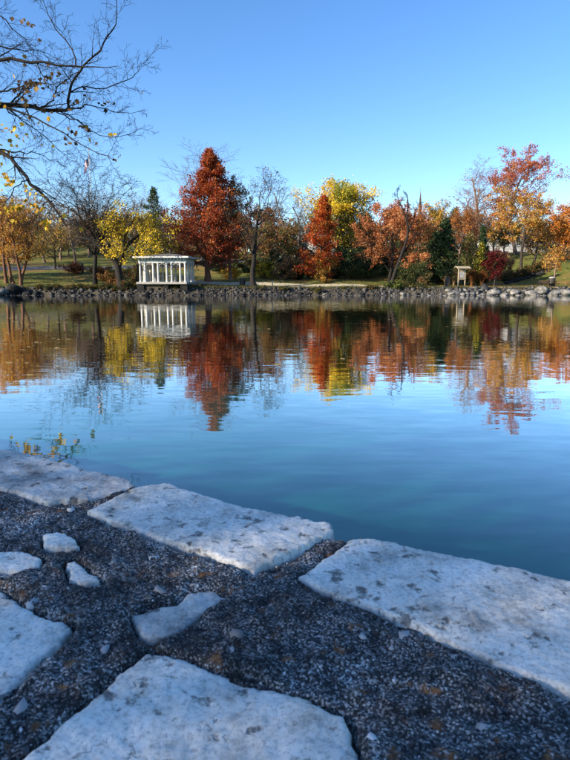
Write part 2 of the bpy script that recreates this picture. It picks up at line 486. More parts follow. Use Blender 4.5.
def mortar_mat():
    m, N, L, P = new_mat('aggregate_mortar')
    tc = N.new('ShaderNodeTexCoord')
    def nz(s, det=8, r=0.65):
        n = N.new('ShaderNodeTexNoise'); n.inputs['Scale'].default_value = s; n.inputs['Detail'].default_value = det; n.inputs['Roughness'].default_value = r
        L.new(tc.outputs['Object'], n.inputs['Vector']); return n
    def ramp(src, stops, interp='LINEAR'):
        c = N.new('ShaderNodeValToRGB'); e = c.color_ramp.elements; c.color_ramp.interpolation = interp
        while len(e) < len(stops): e.new(0.5)
        for k, (p, col) in zip(e, stops): k.position = p; k.color = (*col, 1)
        L.new(src, c.inputs['Fac']); return c
    vo = N.new('ShaderNodeTexVoronoi'); vo.inputs['Scale'].default_value = 380
    L.new(tc.outputs['Object'], vo.inputs['Vector'])
    sep = N.new('ShaderNodeSeparateColor'); L.new(vo.outputs['Color'], sep.inputs[0])
    g = ramp(sep.outputs[0], [(0.0, (0.012, 0.012, 0.012)), (0.45, (0.05, 0.049, 0.047)), (0.72, (0.15, 0.145, 0.14)), (0.94, (0.50, 0.48, 0.45))])
    dirt = ramp(nz(26, 6, 0.7).outputs['Fac'], [(0.36, (0.16, 0.16, 0.17)), (0.50, (0.8, 0.8, 0.8)), (0.68, (1.5, 1.5, 1.5))])
    mm = N.new('ShaderNodeMix'); mm.data_type = 'RGBA'; mm.blend_type = 'MULTIPLY'; mm.inputs[0].default_value = 1.0
    L.new(g.outputs[0], mm.inputs[6]); L.new(dirt.outputs[0], mm.inputs[7])
    mf = ramp(nz(19, 6, 0.7).outputs['Fac'], [(0.58, (0, 0, 0)), (0.65, (0.85, 0.85, 0.85))])
    mc = ramp(nz(70).outputs['Fac'], [(0.35, (0.09, 0.035, 0.012)), (0.65, (0.34, 0.14, 0.035))])
    mo = N.new('ShaderNodeMix'); mo.data_type = 'RGBA'
    L.new(mf.outputs[0], mo.inputs[0]); L.new(mm.outputs[2], mo.inputs[6]); L.new(mc.outputs[0], mo.inputs[7])
    # worn pale smears and near-black damp areas
    pa = ramp(nz(4.5, 5, 0.6).outputs['Fac'], [(0.36, (0.30, 0.30, 0.31)), (0.52, (1.0, 1.0, 1.0)), (0.70, (1.7, 1.7, 1.7))])
    mq = N.new('ShaderNodeMix'); mq.data_type = 'RGBA'; mq.blend_type = 'MULTIPLY'; mq.inputs[0].default_value = 1.0
    L.new(mo.outputs[2], mq.inputs[6]); L.new(pa.outputs[0], mq.inputs[7])
    sf = ramp(nz(13, 8, 0.75).outputs['Fac'], [(0.60, (0, 0, 0)), (0.68, (0.7, 0.7, 0.7))])
    mz = N.new('ShaderNodeMix'); mz.data_type = 'RGBA'; mz.inputs[7].default_value = (0.34, 0.32, 0.29, 1)
    L.new(sf.outputs[0], mz.inputs[0]); L.new(mq.outputs[2], mz.inputs[6])
    L.new(mz.outputs[2], P.inputs['Base Color'])
    P.inputs['Roughness'].default_value = 0.8; P.inputs['Specular IOR Level'].default_value = 0.35
    b1 = N.new('ShaderNodeBump'); b1.inputs['Strength'].default_value = 1.0; b1.inputs['Distance'].default_value = 0.0013; b1.invert = True
    L.new(vo.outputs['Distance'], b1.inputs['Height'])
    b2 = N.new('ShaderNodeBump'); b2.inputs['Strength'].default_value = 0.8; b2.inputs['Distance'].default_value = 0.007
    L.new(nz(60).outputs['Fac'], b2.inputs['Height']); L.new(b1.outputs['Normal'], b2.inputs['Normal'])
    L.new(b2.outputs['Normal'], P.inputs['Normal'])
    return m

def grid_mesh(name, us, vs, zfun, mask=None):
    U, Vv = np.meshgrid(us, vs)
    Z = zfun(U, Vv)
    X, Y = wall_xy(U, Vv)
    V = np.stack([X.ravel(), Y.ravel(), Z.ravel()], 1)
    nu, nv = len(us), len(vs)
    i = np.arange(nu * nv).reshape(nv, nu)
    Q = np.stack([i[:-1, :-1].ravel(), i[1:, :-1].ravel(), i[1:, 1:].ravel(), i[:-1, 1:].ravel()], 1)
    if mask is not None:
        mk = mask(U, Vv).ravel()
        Q = Q[mk[Q].any(axis=1)]
        used = np.unique(Q); re = np.full(len(V), -1, int); re[used] = np.arange(len(used))
        V = V[used]; Q = re[Q]
    return mesh_np(name, V, Q, smooth=True)

STONES_PX = [   # outlines of the stone tops seen in the picture
    [(-60, 441), (0, 450), (30, 456), (62, 463), (100, 472), (128, 479), (134, 486), (112, 494), (88, 500), (62, 500), (48, 502), (20, 494), (0, 489), (-60, 474)],
    [(90, 511), (118, 496), (142, 487), (165, 485), (205, 495), (245, 506), (300, 517), (331, 524), (334, 531), (300, 549), (270, 564), (254, 573), (238, 566), (205, 553), (165, 541), (130, 528), (108, 521)],
    [(299, 577), (320, 561), (348, 539), (362, 537), (395, 542), (430, 550), (480, 562), (530, 574), (570, 583), (660, 606), (720, 700), (640, 720), (570, 690), (500, 664), (440, 638), (380, 612), (330, 595)],
    [(-90, 570), (0, 583), (18, 600), (40, 612), (72, 624), (60, 640), (30, 662), (8, 690), (-40, 730), (-140, 700)],
    [(14, 764), (60, 722), (108, 682), (148, 646), (176, 652), (210, 664), (250, 676), (300, 693), (346, 711), (352, 738), (366, 790), (330, 860), (120, 860), (20, 800)],
    [(-10, 551), (20, 550), (42, 557), (36, 566), (18, 570), (-10, 568)],
    [(44, 534), (58, 530), (72, 537), (78, 545), (60, 546), (46, 543)],
    [(66, 560), (76, 558), (90, 570), (101, 581), (86, 584), (70, 578)],
    [(131, 612), (150, 604), (178, 600), (188, 590), (214, 586), (224, 594), (205, 606), (180, 622), (152, 636), (140, 628)],
]
stones_uv = [[px_uv(*p) for p in poly] for poly in STONES_PX]
# the same courses go on to both sides, out of the picture
_r = random.Random(5)
def quad_stone(u0, u1, v0, v1):
    j = lambda s: _r.uniform(-s, s)
    return [(u0 + j(.02), v0 + j(.006)), ((u0 + u1) / 2, v0 + j(.012)), (u1 + j(.02), v0 + j(.006)), (u1 + j(.02), v1 + j(.02)), ((u0 + u1) / 2 + j(.03), v1 + j(.015)), (u0 + j(.02), v1 + j(.02))]
u_left = min(p[0] for p in stones_uv[0]); u_right = max(p[0] for p in stones_uv[2])
extra = []
u = u_left - 0.05
while u > -6.5:
    w = _r.uniform(0.38, 0.62); extra.append(quad_stone(u - w, u, 0.01, _r.uniform(0.22, 0.3))); u -= w + 0.05
u = u_right + 0.05
while u < 3.6:
    w = _r.uniform(0.38, 0.62); extra.append(quad_stone(u, u + w, 0.01, _r.uniform(0.24, 0.32))); u += w + 0.05
_i0 = min(p[0] for p in stones_uv[3]) - 0.07; _i1 = max(p[0] for p in stones_uv[4]) + 0.08
u = _i0
while u > -6.5:
    w = _r.uniform(0.4, 0.65); extra.append(quad_stone(u - w, u, 0.46, _r.uniform(0.78, 0.88))); u -= w + 0.07
u = _i1
while u < 3.6:
    w = _r.uniform(0.4, 0.65); extra.append(quad_stone(u, u + w, 0.50, _r.uniform(0.8, 0.9))); u += w + 0.07

WALL_T = 0.98
_o = np.array([*wall_xy(-0.3, 0.5), 0.0])
wall = empty('stone_wall', _o, 'low lakeside wall of pale stone slabs set in dark pebbly mortar', 'wall')
def wpart(o):
    o.parent = wall
    o.matrix_parent_inverse = Matrix.Translation(-Vector(_o))
    return o

FINE = stones_uv
def stone_dist(U, V):
    d = np.full(U.shape, -9.0)
    for poly in FINE:
        P = np.asarray(poly); b = 0.09
        k = (U > P[:, 0].min() - b) & (U < P[:, 0].max() + b) & (V > P[:, 1].min() - b) & (V < P[:, 1].max() + b)
        if k.any():
            d[k] = np.maximum(d[k], poly_sdf(U[k], V[k], P))
    return d

def mortar_z(U, V):
    z = WALL_Z - 0.002 + 0.013 * fbm(U * 7, V * 7, 11, 3) + 0.0055 * fbm(U * 70, V * 70, 15, 3, 0.7) + 0.006 * fbm(U * 22, V * 22, 19, 2)
    d = stone_dist(U, V)
    z = z - 0.020 * np.exp(-((d + 0.002) / 0.0055) ** 2) * (0.4 + 1.2 * (vnoise(U * 9, V * 9, 4) + 0.5)) * (V > 0.1)
    z = z - 2.2 * np.clip(d - 0.001, 0, 1)
    e = V - 0.012 - 0.02 * (fbm(U * 9, U * 0 + 3, 8, 3))
    z = z - 0.06 * sm(0.03, -0.015, e)
    return np.maximum(z, WALL_Z - 0.3)

U0, U1 = -1.75, 1.05
m_mortar = mortar_mat()
wpart(obj('mortar', grid_mesh('mortar', np.arange(U0, U1 + 1e-6, 0.005), np.arange(0.0, WALL_T, 0.005), mortar_z), m_mortar))
def mortar_coarse(U, V):
    return WALL_Z - 0.016 + 0.016 * fbm(U * 7, V * 7, 11, 3)
wpart(obj('mortar', grid_mesh('mortar_far', np.arange(-7.0, U0 + 1e-6, 0.03), np.linspace(0.0, WALL_T, 30), mortar_coarse), m_mortar))
wpart(obj('mortar', grid_mesh('mortar_near', np.arange(U1, 4.0, 0.03), np.linspace(0.0, WALL_T, 30), mortar_coarse), m_mortar))

STONE_M = [stone_mat('pale_stone_%d' % k, k, lo, mid, hi) for k, (lo, mid, hi) in enumerate([
    ((0.24, 0.22, 0.19), (0.58, 0.54, 0.47), (0.82, 0.77, 0.68)),
    ((0.30, 0.28, 0.24), (0.70, 0.66, 0.57), (0.88, 0.83, 0.73)),
    ((0.18, 0.17, 0.15), (0.48, 0.45, 0.40), (0.74, 0.70, 0.62)),
])]
def stone(name, poly, step, seed, top, m, slope=0.0, tilt=(0, 0)):
    P = np.asarray(poly); c = P.mean(axis=0)
    b = 0.05
    us = np.arange(P[:, 0].min() - b, P[:, 0].max() + b, step); vs = np.arange(P[:, 1].min() - b, P[:, 1].max() + b, step)
    def d_of(U, V):
        return poly_sdf(U, V, P) + 0.009 * fbm(U * 16, V * 16, seed, 4, 0.6) + 0.004 * fbm(U * 90, V * 90, seed + 9, 2)
    def zf(U, V):
        d = d_of(U, V)
        z = WALL_Z + top + tilt[0] * (U - c[0]) + tilt[1] * (V - c[1])
        ledge = np.floor(4 * (fbm(U * 4.3, V * 6.1, seed + 3, 3, 0.6) + 0.5)) / 4.0
        z = z + 0.005 * fbm(U * 5, V * 5, seed + 2, 3) + 0.005 * (ledge - 0.5) + 0.003 * fbm(U * 38, V * 38, seed + 5, 4, 0.65)
        z = z - 0.004 * np.exp(-np.clip(d, 0, 1) / 0.003)
        return z - np.clip(-d, 0, 1) * 9.0
    return wpart(obj(name, grid_mesh(name, us, vs, zf, lambda U, V: d_of(U, V) > -0.035), m))

tops = [0.003, 0.004, 0.004, -0.005, -0.005, -0.001, -0.001, -0.001, -0.006]
mats = [2, 1, 1, 1, 1, 1, 1, 1, 2]
for k, poly in enumerate(stones_uv):
    stone('capstone' if k < 5 else 'stone_chip', poly, 0.004 if k < 5 else 0.003, 40 + 13 * k, tops[k], STONE_M[mats[k]])
for k, poly in enumerate(extra):
    stone('capstone', poly, 0.014, 240 + 7 * k, _r.uniform(0.008, 0.024), STONE_M[k % 3])

# exposed pebbles in the mortar
def build_pebbles(n):
    rng = np.random.default_rng(3)
    U = rng.uniform(-1.5, 0.95, n * 3); V = rng.uniform(0.02, 0.95, n * 3)
    k = stone_dist(U, V) < -0.004
    k &= (fbm(U * 6, V * 6, 77, 3) + rng.uniform(-0.5, 0.5, len(U))) > -0.25
    U = U[k][:n]; V = V[k][:n]; n = len(U)
    Z = mortar_z(U, V)
    bm = bmesh.new(); bmesh.ops.create_icosphere(bm, subdivisions=1, radius=1.0)
    bv = np.array([v.co[:] for v in bm.verts]); bf = np.array([[v.index for v in f.verts] for f in bm.faces]); bm.free()
    r = np.minimum(rng.gamma(1.6, 0.0009, n) + 0.0008, 0.008); r[:140] = rng.uniform(0.006, 0.013, min(140, n))
    s = rng.uniform(0.7, 1.3, (n, 3)) * r[:, None]; s[:, 2] *= 0.75
    jit = rng.normal(0, 0.30, (n, len(bv), 3))
    pv = (bv[None] + jit) * s[:, None, :]
    X, Y = wall_xy(U, V)
    pv = pv + np.stack([X, Y, Z - r * 0.45], 1)[:, None, :]
    pal = np.array([[0.03, 0.03, 0.033], [0.07, 0.07, 0.075], [0.15, 0.15, 0.155], [0.34, 0.34, 0.34], [0.58, 0.57, 0.55], [0.14, 0.08, 0.04]])
    col = pal[rng.choice(len(pal), n, p=[0.16, 0.20, 0.22, 0.19, 0.18, 0.05])] * rng.uniform(0.7, 1.2, (n, 1))
    Q = bf[None] + (np.arange(n) * len(bv))[:, None, None]
    me = mesh_np('pebbles', pv.reshape(-1, 3), Q.reshape(-1, 3), cols=np.repeat(col, len(bv), axis=0))
    o = wpart(obj('pebbles', me, M['pebble'])); o['kind'] = 'stuff'
build_pebbles(5000)

# body of the wall and its rubble face above the water
def wall_body():
    mb = MB()
    a = wall_xy(-7.0, 0.05); b = wall_xy(4.0, 0.05); c = wall_xy(4.0, WALL_T); d = wall_xy(-7.0, WALL_T)
    zt = WALL_Z - 0.05
    mb.poly([(*a, -1.2), (*b, -1.2), (*c, -1.2), (*d, -1.2), (*a, zt), (*b, zt), (*c, zt), (*d, zt)],
            [(0, 1, 5, 4), (1, 2, 6, 5), (2, 3, 7, 6), (3, 0, 4, 7), (0, 3, 2, 1)])
    wpart(mb.build('wall_core', m_mortar))
    rz = math.atan2(WU[1], WU[0])
    for v, z0 in ((0.03, -0.45), (WALL_T, 0.05)):
        for row in range(4 if v < 0.5 else 3):
            u = -6.95 + 0.2 * (row % 2)
            while u < 3.7:
                w = _r.uniform(0.3, 0.55)
                x, y = wall_xy(u + w / 2, v)
                mb = MB().box((x, y, z0 + 0.3 * row + 0.13), (w - 0.04, _r.uniform(0.08, 0.12), 0.25), rz=rz, bev=0.02)
                wpart(mb.build('face_stone', STONE_M[_r.randrange(3)]))
                u += w
wall_body()

# ------------------------------------------------------------------ tree growing
def unit(v):
    return v / (np.linalg.norm(v, axis=-1, keepdims=True) + 1e-9)

def perp(T):
    ref = np.where(np.abs(T[..., 2:3]) < 0.8, np.array([0, 0, 1.0]), np.array([1.0, 0, 0]))
    U = unit(np.cross(T, ref)); return U, np.cross(T, U)

def grow_path(rng, start, d, L, K, wob, trop):
    pts = [start]; p = start; step = (L / (K - 1))[:, None]
    d = unit(d)
    for k in range(K - 1):
        d = unit(d + rng.normal(0, wob, d.shape) + np.array([0, 0, trop]))
        p = p + d * step; pts.append(p)
    return np.stack(pts, 1)

def children(rng, P, R, n, t0, t1, ang, angv, lenf, rr, K, wob, trop, rmin, flat=1.0, side=None):
    N, KP, _ = P.shape
    tt = (np.arange(n)[None, :] + rng.uniform(0, 1, (N, n))) / n
    tt = t0 + (t1 - t0) * tt
    f = tt * (KP - 1); i = np.clip(f.astype(int), 0, KP - 2); fr = (f - i)[..., None]
    rows = np.arange(N)[:, None]
    A = P[rows, i]; B = P[rows, i + 1]
    S = (A + (B - A) * fr).reshape(-1, 3)
    T = unit((B - A).reshape(-1, 3))
    r0 = (R[rows, i] * (1 - fr[..., 0]) + R[rows, i + 1] * fr[..., 0]).reshape(-1) * rr
    U, V = perp(T)
    ph = (np.arange(n)[None, :] * 2.39996 + rng.uniform(0, 6.283, (N, 1)) + rng.normal(0, 0.5, (N, n))).reshape(-1)
    a = np.radians(rng.normal(ang, angv, S.shape[0]))
    D = np.cos(a)[:, None] * T + np.sin(a)[:, None] * (np.cos(ph)[:, None] * U + np.sin(ph)[:, None] * V)
    D[:, 2] *= flat
    PL = np.linalg.norm(np.diff(P, axis=1), axis=2).sum(1)
    L = lenf(np.repeat(PL, n), tt.reshape(-1)) * rng.uniform(0.7, 1.2, S.shape[0])
    CP = grow_path(rng, S, D, L, K, wob, trop)
    taper = np.linspace(1, 0.25, K)[None, :]
    CR = np.maximum(np.maximum(r0, rmin)[:, None] * taper, rmin * 0.55)
    return CP, CR

def tubes(levels):
    Vs, Qs, off = [], [], 0
    for P, R, S in levels:
        N, K, _ = P.shape
        T = unit(np.gradient(P, axis=1))
        mean = unit(P[:, -1] - P[:, 0])
        ref = np.where(np.abs(mean[:, 2:3]) < 0.75, np.array([0, 0, 1.0]), np.array([1.0, 0.15, 0]))[:, None, :]
        U = unit(np.cross(T, ref)); V = np.cross(T, U)
        th = np.arange(S) * 2 * np.pi / S
        ring = P[:, :, None, :] + R[:, :, None, None] * (np.cos(th)[None, None, :, None] * U[:, :, None, :] + np.sin(th)[None, None, :, None] * V[:, :, None, :])
        Vs.append(ring.reshape(-1, 3))
        i = np.arange(N * K * S).reshape(N, K, S) + off
        j = np.roll(i, -1, axis=2)
        Qs.append(np.stack([i[:, :-1], j[:, :-1], j[:, 1:], i[:, 1:]], -1).reshape(-1, 4))
        off += N * K * S
    return np.concatenate(Vs), np.concatenate(Qs)

def leaf_quads(rng, pts, cols, size, up=0.0, aspect=0.62, droop=0.0):
    n = len(pts)
    d = unit(rng.normal(0, 1, (n, 3)) + np.array([0, 0, -droop]))
    nrm = unit(rng.normal(0, 1, (n, 3)) + np.array([0, 0, up]))
    s = unit(np.cross(nrm, d))
    l = size * rng.uniform(0.6, 1.35, (n, 1)); w = l * aspect * rng.uniform(0.8, 1.2, (n, 1))
    b = pts - d * l * 0.5
    q = np.stack([b, b + d * l * 0.45 + s * w * 0.5, b + d * l, b + d * l * 0.45 - s * w * 0.5], 1)
    return q.reshape(-1, 3), np.arange(4 * n).reshape(n, 4), np.repeat(cols, 4, axis=0)

def scatter_on(rng, P, n, jit, tmin=0.2):
    N, K, _ = P.shape
    b = rng.integers(0, N, n)
    t = rng.uniform(tmin, 1.0, n) * (K - 1)
    i = np.clip(t.astype(int), 0, K - 2); f = (t - i)[:, None]
    p = P[b, i] * (1 - f) + P[b, i + 1] * f
    return p + rng.normal(0, jit, (n, 3)), b

def leaf_colours(rng, b, nb, palette, weights, jitter=0.25, clump=0.7):
    pal = np.array(palette, float); w = np.array(weights, float); w /= w.sum()
    per_branch = rng.choice(len(pal), nb, p=w)
    own = rng.choice(len(pal), len(b), p=w)
    pick = np.where(rng.uniform(0, 1, len(b)) < clump, per_branch[b], own)
    bright = rng.uniform(1 - jitter, 1 + jitter, (len(b), 1)) * rng.uniform(0.85, 1.15, (nb, 1))[b]
    return pal[pick] * bright

def smooth_poly(pts, K):
    pts = np.asarray(pts, float); n = len(pts)
    s = np.linspace(0, n - 1, K); out = []
    for x in s:
        i = min(int(x), n - 2); f = x - i
        p0 = pts[max(i - 1, 0)]; p1 = pts[i]; p2 = pts[i + 1]; p3 = pts[min(i + 2, n - 1)]
        out.append(0.5 * (2 * p1 + (p2 - p0) * f + (2 * p0 - 5 * p1 + 4 * p2 - p3) * f * f + (3 * p1 - p0 - 3 * p2 + p3) * f ** 3))
    return np.array(out)

PAL = dict(
    red=([(0.27, 0.044, 0.013), (0.36, 0.080, 0.019), (0.17, 0.024, 0.009), (0.42, 0.13, 0.03)], [4, 3, 2, 1]),
    scarlet=([(0.42, 0.055, 0.012), (0.50, 0.12, 0.02), (0.28, 0.03, 0.01), (0.52, 0.22, 0.04)], [4, 3, 2, 1]),
    orange=([(0.50, 0.17, 0.025), (0.56, 0.26, 0.04), (0.38, 0.11, 0.02), (0.30, 0.12, 0.04)], [4, 3, 2, 1]),
    rust=([(0.28, 0.10, 0.035), (0.20, 0.075, 0.025), (0.35, 0.16, 0.05), (0.15, 0.09, 0.03)], [4, 3, 2, 2]),
    salmon=([(0.46, 0.17, 0.065), (0.36, 0.12, 0.04), (0.52, 0.25, 0.10), (0.26, 0.08, 0.03)], [4, 3, 2, 2]),
    yellow=([(0.72, 0.48, 0.025), (0.78, 0.55, 0.04), (0.58, 0.40, 0.03), (0.36, 0.32, 0.04)], [4, 3, 2, 1]),
    gold=([(0.55, 0.32, 0.05), (0.60, 0.40, 0.08), (0.42, 0.22, 0.05), (0.32, 0.22, 0.06)], [4, 3, 2, 1]),
    olive=([(0.15, 0.14, 0.03), (0.10, 0.10, 0.022), (0.22, 0.17, 0.045), (0.07, 0.08, 0.02)], [4, 3, 2, 2]),
    evergreen=([(0.022, 0.045, 0.014), (0.035, 0.065, 0.018), (0.014, 0.03, 0.011), (0.055, 0.08, 0.022)], [4, 3, 3, 1]),
    limegreen=([(0.16, 0.19, 0.03), (0.24, 0.24, 0.045), (0.09, 0.13, 0.02)], [4, 3, 2]),
    crimson=([(0.11, 0.010, 0.011), (0.17, 0.018, 0.016), (0.06, 0.006, 0.008)], [4, 3, 3]),
    tan=([(0.40, 0.26, 0.12), (0.30, 0.18, 0.08), (0.48, 0.34, 0.17), (0.22, 0.13, 0.06)], [4, 3, 2, 2]),
    maple=([(0.36, 0.085, 0.05), (0.44, 0.15, 0.05), (0.27, 0.06, 0.04), (0.50, 0.24, 0.08)], [4, 3, 2, 1]),
)

def mixpal(*ks):
    P, W = [], []
    for k, w in ks:
        p, q = PAL[k]; s = float(sum(q))
        P += p; W += [w * x / s for x in q]
    return P, W

def prof_round(t): return np.sqrt(np.clip(1 - ((t - 0.50) / 0.56) ** 2, 0.05, 1))
def prof_cone(t): return np.clip(1.02 - t, 0.03, 1) ** 0.85
def prof_cyp(t): return np.clip(1.02 - t, 0.03, 1) ** 0.80 * (0.86 + 0.14 * sm(0.0, 0.12, t))
def prof_vase(t): return 0.55 + 0.55 * t
def prof_col(t): return np.clip(1.0 - t ** 3, 0.12, 1) * (0.75 + 0.25 * sm(0, 0.2, t))
PROFS = dict(round=prof_round, cone=prof_cone, cyp=prof_cyp, vase=prof_vase, col=prof_col)

STY = dict(
    bare=dict(tf=0.80, n1=15, t0=0.26, ang=44, trop=0.13, prof='vase', lv=[(6, 40, 0.62), (5, 42, 0.55), (4, 45, 0.52)], wob=0.14, leaves=0),
    broad=dict(tf=0.72, n1=16, t0=0.24, ang=56, trop=0.10, prof='round', lv=[(7, 46, 0.55), (5, 48, 0.5)], wob=0.15, leaves=9000),
    cyp=dict(tf=1.0, n1=85, t0=0.10, ang=74, trop=0.03, prof='cyp', lv=[(9, 52, 0.36)], wob=0.07, leaves=17000),
    cone=dict(tf=1.0, n1=80, t0=0.06, ang=82, trop=-0.02, prof='cone', lv=[(9, 52, 0.36)], wob=0.06, leaves=9000),
    col=dict(tf=0.97, n1=80, t0=0.02, ang=50, trop=0.16, prof='col', lv=[(8, 45, 0.4)], wob=0.07, leaves=9000),
    shrub=dict(tf=0.55, n1=4, t0=0.05, ang=58, trop=0.10, prof='round', lv=[(6, 50, 0.5), (4, 50, 0.5)], wob=0.16, leaves=3500),
)

def tree(name, label, cat, px, Y, top, wpx, style, pal=None, seed=0, group=None, bark='bark', n=None, size=0.24, jit=None, r0=None,
         trace=None, lean=0.0, t0=None, zone=None, hgt=None, rmin=0.011, stems=1, base=None, up=0.2, n1=None, prof=None, droop=0.0, crown='crown', needle=False, density=1.0):
    """px: column of the trunk's foot; Y: distance; top: row of the tree top; wpx: crown width in picture pixels"""
    S = dict(STY[style])
    size *= 0.86
    if t0 is not None: S['t0'] = t0
    if n1: S['n1'] = n1
    if prof: S['prof'] = prof
    rng = np.random.default_rng(1000 + seed)
    x0 = base[0] if base else at(px, 280, Y)[0]
    z0 = tz(x0, Y) - 0.08
    H = hgt if hgt else at(px, top, Y)[2] - z0
    W = wpx * abs(Y) / F / 2.0
    if r0 is None: r0 = 0.016 * H + 0.05
    root = empty(name, (x0, Y, z0), label, cat, group)
    K0 = 14
    if trace is not None:
        P0 = np.stack([smooth_poly([at(a, b, Y) - np.array([x0, Y, z0]) for a, b in tr[0]], K0) for tr in trace])
        P0[:, :, 1] += np.cumsum(rng.normal(0, 0.06 * H / 12, P0.shape[:2]), axis=1) + np.array([tr[3] if len(tr) > 3 else 0 for tr in trace])[:, None] * np.linspace(0, 1, K0)[None, :]
        R0 = np.stack([np.linspace(tr[1], tr[2], K0) for tr in trace])
        P0[0, 0, 2] = min(P0[0, 0, 2], 0.0)
    else:
        d0 = np.stack([rng.normal(0, 0.16 if stems > 1 else 0.02, stems) + lean, rng.normal(0, 0.16 if stems > 1 else 0.03, stems), np.ones(stems)], 1)
        P0 = grow_path(rng, np.zeros((stems, 3)) + (rng.normal(0, 0.25, (stems, 3)) * np.array([1, 1, 0]) if stems > 1 else 0), d0, np.full(stems, H * S['tf']) * (rng.uniform(0.8, 1.05, stems) if stems > 1 else 1), K0, 0.03 if S['tf'] > 0.95 else 0.07, 0.02)
        R0 = np.linspace(r0, r0 * (0.10 if S['tf'] > 0.95 else 0.35), K0)[None, :].repeat(stems, 0)
        R0[:, 0] *= 1.35
    pf = PROFS[S['prof']]
    sa = math.sin(math.radians(S['ang']))
    L1 = lambda PL, t: W / max(sa, 0.6) * pf((t - S['t0']) / (1 - S['t0'])) * (0.95)
    if stems > 1 or trace is not None: L1 = lambda PL, t: W * 0.62 * pf((t - S['t0']) / (1 - S['t0']))
    P1, R1 = children(rng, P0, R0, S['n1'], S['t0'], 1.0, S['ang'], 11, L1, 0.5, 8, S['wob'], S['trop'], rmin * 2.2)
    lev = [(P0, R0, 10), (P1, R1, 5)]
    P, R = P1, R1
    for li, (m, ang, ratio) in enumerate(S['lv']):
        P, R = children(rng, P, R, m, 0.18, 1.0, ang, 13, lambda PL, t, q=ratio: PL * q * (1.15 - 0.6 * t), 0.55, 3 if li == len(S['lv']) - 1 else 4, S['wob'] * 1.1, S['trop'] * 0.6, rmin)
        lev.append((P, R, 3))
    last = P
    if trace is None:
        allp = np.concatenate([l[0].reshape(-1, 3) for l in lev])
        zmx = allp[:, 2].max()
        for q in (0, 1):
            cq = 0.5 * (np.percentile(allp[:, q], 1.5) + np.percentile(allp[:, q], 98.5)) - (lean * 0.6 * zmx if q == 0 else 0)
            for a, _, _ in lev: a[..., q] -= cq * np.clip(a[..., 2] / (0.6 * zmx), 0, 1)
        allp = np.concatenate([l[0].reshape(-1, 3) for l in lev])
        fx = W / max(np.percentile(np.abs(allp[:, 0] - lean * allp[:, 2]), 98.5), 0.1)
        fz = H / max(np.percentile(allp[:, 2], 99.7), 0.1)
        for a, _, _ in lev:
            a[..., 0] = (a[..., 0] - lean * a[..., 2]) * fx + lean * a[..., 2] * fz; a[..., 1] *= fx; a[..., 2] *= fz
    for k in range(len(P0)):
        V, Q = tubes([(P0[k:k + 1], R0[k:k + 1], 10)]); obj('trunk' if k == 0 else ('limb' if trace is not None else 'stem'), mesh_np('trunk', V, Q, smooth=True), M[bark], root)
    V, Q = tubes(lev[1:]); obj('branches', mesh_np('branches', V, Q, smooth=True), M[bark], root)
    nl = int((S['leaves'] if n is None else n) * 1.3)
    if nl and pal:
        pp, ww = pal if isinstance(pal, tuple) else PAL[pal]
        p, b = scatter_on(rng, last, nl, jit if jit else size * 0.9)
        c = leaf_colours(rng, b, len(last), pp, ww)
        if zone:
            c = zone(rng, p, c, H, W)
        V, Q, cc = leaf_quads(rng, p, c, size, up=up, droop=droop)
        V[:, 2] = np.maximum(V[:, 2], 0.05)
        obj(crown, mesh_np('crown', V, Q, cols=cc), M['needle' if needle else 'leaf'], root)
    return root

# ------------------------------------------------------------------ trees on the far shore
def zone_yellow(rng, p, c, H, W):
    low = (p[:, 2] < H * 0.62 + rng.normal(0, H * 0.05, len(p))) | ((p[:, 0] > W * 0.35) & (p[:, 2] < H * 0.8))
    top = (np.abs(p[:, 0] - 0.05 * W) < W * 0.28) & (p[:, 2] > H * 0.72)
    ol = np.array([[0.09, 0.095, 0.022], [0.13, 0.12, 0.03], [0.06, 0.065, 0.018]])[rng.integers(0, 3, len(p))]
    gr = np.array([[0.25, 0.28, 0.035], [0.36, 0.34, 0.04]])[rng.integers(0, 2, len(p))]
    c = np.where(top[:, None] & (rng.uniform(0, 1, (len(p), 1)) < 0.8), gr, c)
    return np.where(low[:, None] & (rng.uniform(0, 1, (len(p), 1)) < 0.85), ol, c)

tree('cypress_tree', 'tall conical russet-red cypress standing right of the white pavilion', 'tree', 208, 80, 150, 72, 'cyp', 'red', 1, bark='bark_red', r0=0.42, size=0.27, n=26000, droop=0.9, n1=120)
tree('bare_tree', 'nearly leafless dark tree at the water edge right of the red cypress', 'tree', 254, 74.6, 170, 64, 'bare', mixpal(('olive', 1), ('rust', 1)), 2, bark='bark_near', r0=0.36, n=900, size=0.2, t0=0.34, rmin=0.015)
tree('bare_tree', 'pale leafless tree showing above and behind the red cypress', 'tree', 203, 104, 145, 74, 'bare', None, 3, bark='bark_grey', r0=0.32, n1=24, rmin=0.018)
tree('brown_tree', 'brown thinning tree with pale trunk between red cypress and dark bare tree', 'tree', 231, 83, 178, 44, 'broad', mixpal(('rust', 3), ('olive', 2), ('red', 1)), 4, bark='bark_tan', r0=0.24, n=7000, size=0.24, t0=0.2)
tree('bare_tree', 'leafless forked tree left of the yellow-topped tree, the taller of two', 'tree', 289, 99, 178, 46, 'bare', None, 5, bark='bark_grey', r0=0.24, stems=2)
tree('bare_tree', 'leafless slim tree close behind the left edge of the yellow-topped tree', 'tree', 301, 94, 196, 30, 'bare', None, 6, bark='bark_grey', r0=0.18)
tree('red_tree', 'narrow scarlet and orange tree in front of the yellow-topped tree', 'tree', 320, 82, 198, 36, 'cyp', mixpal(('scarlet', 4), ('orange', 1)), 7, bark='bark', r0=0.2, n=9000, size=0.27, t0=0.06, n1=60)
